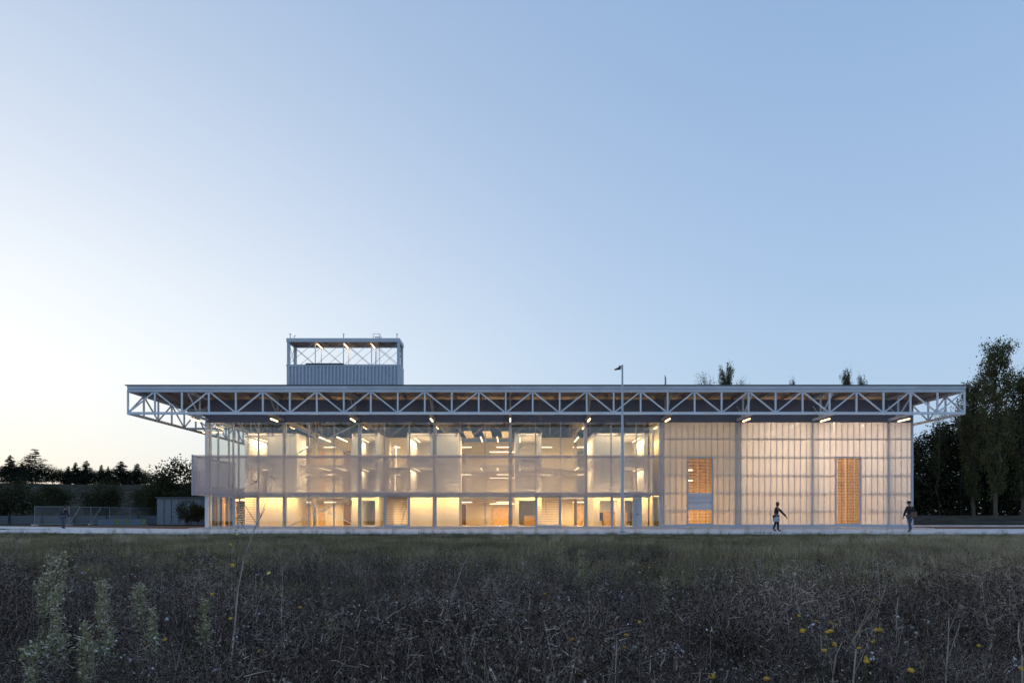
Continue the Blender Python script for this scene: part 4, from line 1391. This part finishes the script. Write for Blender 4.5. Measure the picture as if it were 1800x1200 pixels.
    for s in (-1, 1): ey.box(hx + .083, hx + .097, s * .034 - .011, s * .034 + .011, hz + .008, hz + .018)
    ey.box(hx + .086, hx + .094, -.022, .022, hz - .052, hz - .044)
    eo = bpy.data.objects.new('eyes_and_mouth', ey.mesh('eyes_and_mouth', 'hair')); COL.objects.link(eo); eo.parent = root
    if cap:
        c = MB(); c.bar((hx - .01, 0, hz + .05), (hx - .01, 0, hz + .14), .112, .07, 14); c.box(hx + .07, hx + .21, -.07, .07, hz + .055, hz + .068)
        co = bpy.data.objects.new('cap', c.mesh('cap', 'cloth_black')); COL.objects.link(co); co.parent = root
    if skirt:
        sk = MB(); n = 16
        rings = [(1.04, .155, .125), (.92, .19, .16), (.74, .215, .20), (.60, .235, .215)]
        for z, ra, rb in rings:
            for i in range(n):
                a = 2 * math.pi * i / n; sk.v.append((math.cos(a) * rb + .02, math.sin(a) * ra, z))
        for j in range(3):
            for i in range(n):
                sk.f.append((j * n + i, j * n + (i + 1) % n, (j + 1) * n + (i + 1) % n, (j + 1) * n + i)); sk.mi.append(0)
        so = bpy.data.objects.new('shorts', sk.mesh('shorts', skirt, True)); COL.objects.link(so); so.parent = root
    if bag:
        b_ = MB(); b_.box(-.14, .16, .235, .345, .86, 1.14); bo_ = bpy.data.objects.new('shoulder_bag', b_.mesh('shoulder_bag', bag)); COL.objects.link(bo_); bo_.parent = root
        st = MB(); st.bar((.01, .29, 1.14), (L, .12, 1.47), .012, .012, 5); so = bpy.data.objects.new('bag_strap', st.mesh('bag_strap', bag)); COL.objects.link(so); so.parent = bo_
    tag(root, label, 'person')
    return root


person(1364, 39.3, 1.78, R(-12), 'person in black top, pale grey shorts and black leggings walking past the pale wall', 'cloth_black', 'cloth_black', 'hair', stride=.55, skirt='cloth_grey', arm_out=.34, lean=.05, hair_long=True)
person(1600, 38.2, 1.82, R(188), 'person in dark clothes and cap with brown bag at the right hall corner', 'cloth_black', 'denim', 'hair', stride=.4, bag='cloth_brown', arm_out=.05, cap=True)
person(110, 47.5, 1.66, R(75), 'person in a dark jacket and blue jeans walking on the path at far left', 'cloth_navy', 'denim', 'hair', stride=.6, arm_out=.1, lean=.12)


# ---------------------------------------------------------------- the meadow
mat('weed_brown', (.180, .142, .118), .9, spec=.0, rand=.45, var=.45, scale=.45)
mat('weed_grey', (.46, .375, .32), .9, spec=.0, rand=.4, var=.4, scale=.45)
mat('weed_dark', (.055, .043, .038), .9, spec=.0, rand=.4, var=.4, scale=.45)
mat('grass_olive', (.315, .265, .155), .85, spec=.0, rand=.35, var=.35, scale=.35)
mat('grass_green', (.205, .185, .10), .85, spec=.0, rand=.35, var=.3, scale=.35)
mat('straw', (.52, .44, .32), .85, spec=.0, rand=.3)
mat('plume', (.36, .335, .20), .9, spec=.0, var=.25, scale=9)
mat('plume_pale', (.68, .64, .52), .9, spec=.0)
mat('plume_stem', (.15, .145, .08), .85, spec=.0)
mat('stalk', (.30, .25, .20), .85, var=.2, scale=12)
mat('petal', (.62, .38, .02), .6)
mat('petal_pale', (.72, .68, .16), .6)
mat('petal_orange', (.62, .28, .02), .6)
mat('petal_white', (.62, .62, .64), .7)
mat('flower_stem', (.07, .08, .035), .85)
mr = random.Random(4)


def ribbon(m, p, q, w, bend, mi=0, seg=3, taper=.25):
    p, q = Vector(p), Vector(q)
    d = q - p
    side = d.cross(Vector((mr.uniform(-1, 1), mr.uniform(-1, 1), .1)))
    if side.length < 1e-6: side = Vector((1, 0, 0))
    side.normalize()
    off = Vector((mr.uniform(-1, 1), mr.uniform(-1, 1), -.15)) * bend * d.length
    prev = None
    for i in range(seg + 1):
        t = i / seg
        c = p + d * t + off * (t * t)
        ww = w * (1 - (1 - taper) * t) * .5
        cur = (c - side * ww, c + side * ww)
        if prev: m.quad(prev[0], prev[1], cur[1], cur[0], mi)
        prev = cur
    return p + d + off


def speck(m, c, r, mi):
    c = Vector(c)
    a = Vector((mr.uniform(-1, 1), mr.uniform(-1, 1), mr.uniform(-1, 1))).normalized()
    b_ = a.orthogonal().normalized()
    e = a.cross(b_)
    m.quad(c - a * r, c + b_ * r * .7, c + a * r, c - b_ * r * .7, mi)
    m.tri(c - e * r, c + b_ * r * .6, c + e * r, mi)


def weed_clump(stems, hmin, hmax, spread, mats, seeds=5, leafy=4):
    """Dry forbs: thin upright stems, many short crooked side twigs, each with a fuzz of small heads."""
    m = MB()
    for s in range(stems):
        a = mr.uniform(0, 6.28); r = spread * math.sqrt(mr.random())
        b0 = Vector((math.cos(a) * r, math.sin(a) * r, 0))
        h = mr.uniform(hmin, hmax)
        tip = b0 + Vector((mr.gauss(0, .09) * h, mr.gauss(0, .09) * h, h))
        mi = mr.choice((0, 0, 1, 2))
        ribbon(m, b0, tip, .0055, .12, mi, 4)
        for k in range(seeds * 2):
            t = mr.uniform(.35, 1.0)
            c = b0.lerp(tip, t)
            L = mr.uniform(.04, .13) * (1.25 - .6 * t)
            e = c + Vector((mr.uniform(-1, 1) * L, mr.uniform(-1, 1) * L, L * mr.uniform(.2, 1.2)))
            mj = mr.choice((0, 0, 1, 2))
            e2 = ribbon(m, c, e, .0035, .35, mj, 2)
            for q in range(mr.choice((1, 2, 3))):
                speck(m, e2 + Vector((mr.gauss(0, .01), mr.gauss(0, .01), mr.gauss(0, .01))), mr.uniform(.004, .009), mr.choice((0, 2, 2, mj)))
        for k in range(leafy):
            t = mr.uniform(.03, .7); c = b0.lerp(tip, t)
            e = c + Vector((mr.uniform(-.08, .08), mr.uniform(-.08, .08), mr.uniform(-.07, .05)))
            ribbon(m, c, e, .010, .6, mr.choice((0, 2, 2)), 3)
    return m.mesh('weed_clump', mats)


def grass_clump(blades, h, spread, mats, w=.006):
    m = MB()
    for s in range(blades):
        a = mr.uniform(0, 6.28); r = spread * math.sqrt(mr.random())
        b0 = Vector((math.cos(a) * r, math.sin(a) * r, 0))
        hh = h * mr.uniform(.45, 1.1)
        tip = b0 + Vector((mr.uniform(-.35, .35) * hh, mr.uniform(-.35, .35) * hh, hh))
        ribbon(m, b0, tip, w, .2, mr.choice((0, 0, 0, 1)), 3, .2)
    return m.mesh('grass_clump', mats)


def hidden_collection(name, meshes):
    c = bpy.data.collections.new(name)
    for i, me in enumerate(meshes):
        o = bpy.data.objects.new('%s_%02d' % (name, i), me)
        c.objects.link(o)
    return c


def scatter(name, label, cat, pts, col, n, smin, smax, tilt=.12, sz=None):
    """One stuff object: clumps instanced on the given points."""
    k = len(pts)
    me = bpy.data.meshes.new(name)
    me.vertices.add(k); me.vertices.foreach_set('co', np.asarray(pts, dtype=np.float32).reshape(-1))
    rr = np.random.RandomState(len(name) * 13 + k)
    rot = np.stack([rr.normal(size=k) * tilt, rr.normal(size=k) * tilt, rr.uniform(0, 6.283, k)], 1)
    scl = rr.uniform(smin, smax, k) if sz is None else sz * rr.uniform(smin, smax, k)
    a = me.attributes.new('rot', 'FLOAT_VECTOR', 'POINT'); a.data.foreach_set('vector', rot.astype(np.float32).reshape(-1))
    a = me.attributes.new('scl', 'FLOAT', 'POINT'); a.data.foreach_set('value', scl.astype(np.float32))
    a = me.attributes.new('idx', 'INT', 'POINT'); a.data.foreach_set('value', rr.randint(0, n, k).astype(np.int32))
    me.update()
    o = bpy.data.objects.new(name, me); put(o)
    ng = bpy.data.node_groups.new(name, 'GeometryNodeTree')
    ng.interface.new_socket('Geometry', in_out='INPUT', socket_type='NodeSocketGeometry')
    ng.interface.new_socket('Geometry', in_out='OUTPUT', socket_type='NodeSocketGeometry')
    N, L = ng.nodes, ng.links
    gi, go = N.new('NodeGroupInput'), N.new('NodeGroupOutput')
    ip = N.new('GeometryNodeInstanceOnPoints')
    ci = N.new('GeometryNodeCollectionInfo'); ci.inputs[0].default_value = col
    ci.inputs['Separate Children'].default_value = True; ci.inputs['Reset Children'].default_value = True
    def attr(nm, t):
        q = N.new('GeometryNodeInputNamedAttribute'); q.data_type = t; q.inputs['Name'].default_value = nm
        return [s for s in q.outputs if s.enabled and s.name == 'Attribute'][0]
    L.new(gi.outputs[0], ip.inputs['Points']); L.new(ci.outputs[0], ip.inputs['Instance'])
    ip.inputs['Pick Instance'].default_value = True
    L.new(attr('idx', 'INT'), ip.inputs['Instance Index'])
    L.new(attr('rot', 'FLOAT_VECTOR'), ip.inputs['Rotation'])
    L.new(attr('scl', 'FLOAT'), ip.inputs['Scale'])
    L.new(ip.outputs[0], go.inputs[0])
    md = o.modifiers.new('scatter', 'NODES'); md.node_group = ng
    tag(o, label, cat, kind='stuff')
    return o


def field_points(n, d0, d1, power, margin=3., keep=None, seed=1):
    rr = np.random.RandomState(seed)
    u = rr.rand(n)
    if abs(power - 1) < 1e-6: d = d0 * (d1 / d0) ** u
    else: d = (d0 ** (1 - power) + u * (d1 ** (1 - power) - d0 ** (1 - power))) ** (1 / (1 - power))
    x = rr.uniform(-1, 1, n) * (d * .86 + margin)
    out = []
    for a, b_ in zip(x, d):
        if keep and not keep(a, b_, rr): continue
        out.append((a, b_, field_z(a, b_) - .02))
    return np.array(out)


wm = ['weed_brown', 'weed_grey', 'weed_dark']
weeds = hidden_collection('weed', [weed_clump(9, .30, .62, .14, wm), weed_clump(7, .35, .75, .12, wm, 7, 3), weed_clump(11, .22, .5, .18, wm, 4, 7), weed_clump(6, .4, .8, .1, wm, 9, 2), weed_clump(10, .25, .55, .16, ['weed_dark', 'weed_brown', 'weed_dark'], 6, 6), weed_clump(8, .3, .6, .15, ['weed_grey', 'weed_grey', 'weed_brown'], 7, 3)])


def blotch(x, y, f, ph=0.):
    return math.sin(x * f + ph) * math.sin(y * f * 1.3 + ph * 2) + .5 * math.sin(x * f * 2.3 + y * f * 1.9 + ph)


wp = field_points(19000, 3.2, 21, 1.0, 3, lambda x, y, r: r.rand() < smooth((15.6 - 3.2 * smooth((x - .12 * y) / (.3 * y)) - y + 2.0 * blotch(x, y, .35)) / 3.5) + .05)
scatter('dry_weeds', 'tangled dry brown and grey weeds filling the near meadow', 'weeds', wp, weeds, 6, .75, 1.2, tilt=.07,
        sz=np.array([.84 + .40 * max(-1, min(1, blotch(x, y, .8, 2.) + .4 * blotch(x, y, 2.1, .7))) for x, y, z in wp]))
gw = ['grass_olive', 'grass_green', 'plume_stem']
green = hidden_collection('green_weed', [weed_clump(9, .35, .7, .16, gw, 4, 12), weed_clump(12, .25, .5, .2, gw, 3, 14), weed_clump(6, .5, .85, .12, gw, 7, 9)])
gq = field_points(700, 3.6, 19, 1.0, 2, lambda x, y, r: r.rand() < .55 * smooth((-.22 * y - x) / (.25 * y)) + .45 * smooth(blotch(x, y, .5, 4.) - .35), seed=9)
scatter('green_weeds', 'olive leafy weeds mixed into the dry ones, thickest at left', 'weeds', gq, green, 3, .6, .95, tilt=.08)
tallw = hidden_collection('bushy_weed', [weed_clump(16, .5, .95, .24, ['weed_dark', 'weed_brown', 'weed_dark'], 9, 10), weed_clump(14, .45, .85, .22, wm, 10, 8)])
tq = field_points(240, 6.0, 16, .6, 2, lambda x, y, r: r.rand() < .35 + .6 * smooth(blotch(x, y, .45, 5.)), seed=12)
scatter('bushy_weeds', 'taller bushy dead weeds standing in dark clumps over the meadow', 'weeds', tq, tallw, 2, .8, 1.15, tilt=.06)
low = hidden_collection('low_weed', [weed_clump(16, .10, .28, .22, ['weed_dark', 'weed_brown', 'weed_dark'], 3, 6), weed_clump(16, .12, .32, .22, wm, 3, 5), grass_clump(40, .3, .2, ['grass_green', 'weed_brown'])])
scatter('ground_litter', 'low dead stalks and leaf litter under the weeds', 'litter', field_points(9000, 3.0, 22, 1.0, 3, seed=2), low, 3, .8, 1.4)
gr = hidden_collection('grass', [grass_clump(110, .26, .42, ['grass_olive', 'grass_green'], .012), grass_clump(110, .20, .45, ['grass_green', 'grass_olive'], .012), grass_clump(90, .32, .4, ['grass_olive', 'weed_brown'], .011), grass_clump(120, .16, .5, ['grass_green', 'grass_green'], .012)])
gp = field_points(20000, 10, 37.2, -.4, 4, lambda x, y, r: y < 35.5 + .8 * smooth((16 - x) / 10) + .35 * blotch(x, y, .9) + abs(r.normal()) * .35 - .0125 * x and r.rand() < smooth((y - 8) / 5) + .15, seed=3)
scatter('meadow_grass', 'short dull green grass between the weeds and the path', 'grass', gp, gr, 4, .7, 1.25,
        sz=np.array([(1.35 - .95 * smooth((y - 20) / 14)) * (.9 + .3 * max(-1, min(1, blotch(x, y, .6, 3.)))) for x, y, z in gp]))
st_ = hidden_collection('straw_grass', [grass_clump(60, .62, .25, ['straw', 'grass_olive'], .009), grass_clump(50, .5, .3, ['straw', 'straw'], .009)])
scatter('straw_grass', 'taller pale straw grass in patches of the middle meadow', 'grass',
        field_points(6800, 9.5, 33, .2, 2, lambda x, y, r: r.rand() < (1.0 * smooth((x - .40 * y) / 3) if 9.5 < y < 28 else 0) + .55 * smooth(blotch(x, y, .33, 1.) - .2) * smooth((34 - y) / 6), seed=6), st_, 2, .5, .95, .1)
wh = MB()
for k in range(760):
    d = 4 * (17 / 4) ** mr.random(); x = mr.uniform(-.85, .85) * d
    z = field_z(x, d) + mr.uniform(.25, .7)
    for q in range(mr.choice((1, 1, 2, 4))):
        speck(wh, (x + mr.gauss(0, .02), d + mr.gauss(0, .02), z + mr.gauss(0, .02)), mr.uniform(.007, .016), 0)
tag(wh.build('white_seed_heads', 'petal_white'), 'scattered tiny white seed heads among the dry weeds', 'seed heads', kind='stuff')
# weeds at the path edge that stand up before the facade
ed = hidden_collection('edge_weed', [weed_clump(6, .3, .7, .2, ['grass_green', 'weed_dark', 'grass_olive'], 6, 9), weed_clump(5, .2, .5, .2, ['grass_green', 'weed_dark', 'weed_dark'], 6, 12)])
scatter('path_edge_weeds', 'ragged green weeds along the edge of the path', 'weeds', np.array([(x, y, field_z(x, y)) for x, y in [(mr.uniform(-34, 36), mr.uniform(33.6, 36.3)) for _ in range(420)]]), ed, 2, .25, .8)


def ground_hit(px, py, H):
    """Point at height H above the field seen at this pixel."""
    best = None
    d = 3.2
    while d < 36:
        x = X(px, d); z = Z(py, d)
        if z - field_z(x, d) <= H: return x, d, z
        d += .02
    return X(px, 8), 8, Z(py, 8)


# tall pale plume weeds
def plume_weed(px, top, d, wpx, label, pale=.22, m='plume'):
    x = X(px, d); zb = field_z(x, d); zt = Z(top, d); h = zt - zb; rad = wpx / F * d
    o = empty('plume_weed', (x, d, zb))
    s = MB(); f = MB()
    limb(s, (0, 0, 0), (mr.gauss(0, .03), 0, h * .97), .011, .003, .1, 6, 5)
    for k in range(int(70 * h)):
        t = mr.uniform(.12, .98)
        a = mr.uniform(0, 6.28)
        prof = (1 - t) ** .55 * (.55 + .45 * math.sin(t * 9 + px)) + .13
        L = rad * prof * mr.uniform(.5, 1.15)
        p0 = Vector((0, 0, h * t * .93)); p1 = p0 + Vector((math.cos(a) * L, math.sin(a) * L, L * .9 + .03))
        ribbon(s, p0, p1, .004, .15, 0, 2)
        for q in range(20):
            u = mr.uniform(.25, 1.05)
            c = p0.lerp(p1, u) + Vector((mr.gauss(0, .016), mr.gauss(0, .016), mr.gauss(0, .02)))
            mi = 1 if mr.random() < pale else 0
            if mr.random() < .55: speck(f, c, mr.uniform(.006, .013), mi)
            else: ribbon(f, c, c + Vector((mr.gauss(0, .02), mr.gauss(0, .02), mr.uniform(-.01, .035))), .007, .2, mi, 1)
    for nm, q, mm in (('stem', s, ['plume_stem']), ('plume', f, [m, 'plume_pale'])):
        c = bpy.data.objects.new(nm, q.mesh(nm, mm)); COL.objects.link(c); c.parent = o
    tag(o, label, 'weed', 'tall plume weeds')


for a in ((100, 962, 5.2, 42, 'tallest pale green plume weed at the lower left', .3),
          (75, 1000, 5.6, 30, 'pale plume weed close left of the tallest one', .25),
          (180, 1012, 5.4, 34, 'second plume weed right of the tallest one', .22),
          (152, 1085, 4.4, 26, 'low plume weed between the two tall ones', .15),
          (245, 1022, 6.2, 26, 'third plume weed from the left, slim', .2),
          (268, 1060, 5.6, 22, 'short plume weed just right of the slim third one', .2),
          (360, 1046, 5.8, 18, 'small yellowish plume weed standing alone left of centre', .1),
          (55, 1130, 4.2, 34, 'low broad plume weed in the lower left corner', .25),
          (582, 1082, 5.5, 12, 'slim olive plume weed below the braced bay', .05),
          (985, 936, 11.5, 18, 'olive plume weed in the middle meadow below the wide central opening', .05),
          (1022, 962, 10.0, 24, 'broader olive plume weed right of the middle one', .05),
          (1168, 1011, 7.0, 13, 'slim pale plume weed below the right end of the screen', .2)):
    plume_weed(*a)


# bare stalks
def stalk(pts, r, label, branches=3, m='stalk'):
    """pts: (px, py, d) from foot to tip."""
    P = [Vector((X(a, d), d, Z(b_, d))) for a, b_, d in pts]
    base = P[0].copy(); base.z = field_z(base.x, base.y)
    P = [base] + P
    o = empty('dry_stalk', base)
    s = MB()
    n = len(P)
    for i in range(n - 1):
        s.bar(P[i] - base, P[i + 1] - base, r * (1 - .75 * i / n), r * (1 - .75 * (i + 1) / n), 5)
    c = bpy.data.objects.new('stem', s.mesh('stem', m, True)); COL.objects.link(c); c.parent = o
    for k in range(branches):
        i = mr.randint(1, n - 2); p = P[i].lerp(P[i + 1], mr.random()) - base
        t = MB(); L = mr.uniform(.12, .35); q = p + Vector((mr.uniform(-1, 1) * L * .7, mr.uniform(-.4, .4) * L, L))
        t.bar(p, q, r * .4, r * .15, 4)
        for j in range(5): speck(t, q + Vector((mr.gauss(0, .012), mr.gauss(0, .012), mr.gauss(0, .012))), .01, 0)
        b_ = bpy.data.objects.new('twig', t.mesh('twig', m)); COL.objects.link(b_); b_.parent = o
    tag(o, label, 'stalk', 'bare dry stalks')


stalk([(403, 1195, 4.3), (412, 1110, 4.6), (418, 1040, 4.9), (428, 985, 5.1), (447, 930, 5.3), (466, 893, 5.4)], .008, 'tall pale branching dry stalk left of centre, reaching up before the hall', 6)
stalk([(640, 1150, 4.5), (660, 1105, 4.6), (690, 1078, 4.7), (720, 1062, 4.8), (748, 1047, 4.9)], .0075, 'arching pale dry stalk bending to the right in the lower centre left', 0)
stalk([(785, 1088, 5.8), (797, 1040, 6.0), (815, 990, 6.2), (838, 952, 6.4)], .006, 'straight leaning dry stalk below the middle of the hall', 2)
stalk([(1035, 1070, 5.5), (1048, 1092, 5.4), (1010, 1125, 5.3)][::-1], .006, 'broken grey dry stalk right of the centre of the meadow', 1)
stalk([(1500, 1195, 4.2), (1505, 1140, 4.4), (1499, 1125, 4.4), (1508, 1112, 4.5), (1525, 1104, 4.5)], .007, 'forked pale dry stalk among the yellow flowers at right', 4)
stalk([(1663, 1185, 4.3), (1667, 1130, 4.4), (1668, 1085, 4.5)], .007, 'upright grey dry stalk in the lower right', 2)
stalk([(1797, 1150, 4.2), (1790, 1120, 4.2), (1791, 1095, 4.3)], .008, 'crooked pale dry stalk at the lower right edge', 1)
stalk([(1576, 1075, 5.5), (1579, 1050, 5.6)], .006, 'short straight dry stalk in the right part of the meadow', 1)
stalk([(495, 1065, 6.0), (497, 1030, 6.1), (496, 1000, 6.2)], .006, 'short pale dry stalk right of the tall branching one', 3)
stalk([(1464, 1190, 4.4), (1470, 1150, 4.4), (1480, 1128, 4.5)], .006, 'thin dry stalk left of the forked one', 2)


# flowers
def flower_mesh(mm, daisy=True):
    m = MB(); n = 9; r = .021
    for k in range(n):
        a = 2 * math.pi * k / n; b_ = a + .62
        m.quad((0, 0, 0), (math.cos(a) * r * .8, math.sin(a) * r * .8, .004), (math.cos((a + b_) / 2) * r, math.sin((a + b_) / 2) * r, .008), (math.cos(b_) * r * .8, math.sin(b_) * r * .8, .004))
    m.bar((0, 0, -.008), (0, 0, .010), .006, .010, 7)
    return m.mesh('flower_head', mm)


FM = {k: flower_mesh(k) for k in ('petal', 'petal_pale', 'petal_orange')}


def flower(px, py, kind, label, group, H=None):
    H = H or mr.uniform(.5, .72)
    x, d, z = ground_hit(px, py, H)
    zb = field_z(x, d)
    o = empty('wildflower', (x, d, zb))
    s = MB(); s.bar((mr.gauss(0, .02), mr.gauss(0, .02), 0), (0, 0, z - zb), .004, .003, 4)
    ribbon(s, (0, 0, (z - zb) * .4), (.05, .02, (z - zb) * .5), .012, .2)
    c = bpy.data.objects.new('stem', s.mesh('stem', 'flower_stem')); COL.objects.link(c); c.parent = o
    h = bpy.data.objects.new('flower_head', FM[kind]); COL.objects.link(h); h.parent = o
    h.matrix_basis = Matrix.Translation((0, 0, z - zb)) @ Euler((R(mr.uniform(15, 60)), R(mr.uniform(-25, 25)), mr.uniform(-.8, .8))).to_matrix().to_4x4() @ Matrix.Scale(mr.uniform(.8, 1.15), 4)
    tag(o, label, 'flower', group)


uniq = {(417, 939): ('pale yellow wildflower, highest one, just under the left part of the hall', 1.3), (405, 957): ('yellow wildflower just below the highest one at left', 1.25), (409, 993): ('yellow wildflower on the tall dry stalk at left', 1.1), (473, 1007): ('pale yellow wildflower right of the tall dry stalk', 1.05), (373, 1044): ('yellow wildflower over the small lone plume weed', .9), (405, 1087): ('deep yellow wildflower beside the tall dry stalk, lower down', .75)}
for (px, py), (t, H) in uniq.items(): flower(px, py, 'petal_pale' if 'pale' in t else 'petal', t, 'yellow wildflowers at left', H)
L_ = ((303, 1047), (528, 1067), (505, 1075), (290, 1124), (457, 1143), (423, 1170), (315, 973), (243, 994), (156, 1000))
for px, py in L_:
    flower(px, py, 'petal_orange' if px == 303 else 'petal', 'small yellow wildflower in the left third, %s from the left' % ordn[sorted(L_).index((px, py))], 'small yellow wildflowers at left')
L_ = ((1141, 997), (1138, 1015), (1124, 1093), (1076, 1102), (1006, 1124), (1017, 1124), (984, 1134), (1097, 1139), (1062, 1128), (839, 1186), (918, 1183), (1018, 1185), (770, 1113), (775, 997), (958, 1044), (1101, 1116))
for px, py in L_:
    flower(px, py, 'petal_orange' if px in (1097, 1006, 984, 1076) else 'petal', 'small yellow or orange wildflower in the middle, %s from the left' % ordn[sorted(L_).index((px, py))], 'small wildflowers in the middle')
L_ = ((1404, 1082), (1434, 1091), (1461, 1094), (1469, 1097), (1460, 1109), (1454, 1111), (1411, 1108), (1466, 1132), (1449, 1143), (1507, 1112), (1548, 1107), (1540, 1106), (1535, 1127), (1510, 1139), (1522, 1157), (1523, 1163))
for px, py in L_:
    flower(px, py, 'petal', 'bright yellow wildflower in the cluster right of centre, %s from the left' % ordn[sorted(L_).index((px, py))], 'bright yellow cluster at right')
L_ = ((1540, 1054), (1624, 1011), (1711, 990), (1708, 1068), (1720, 1134), (1794, 1174), (1601, 1178), (1347, 1193), (1252, 1188), (1620, 1162))
for px, py in L_:
    flower(px, py, 'petal' if px != 1347 else 'petal_orange', 'lone yellow wildflower scattered in the right third, %s from the left' % ordn[sorted(L_).index((px, py))], 'scattered yellow wildflowers at right')
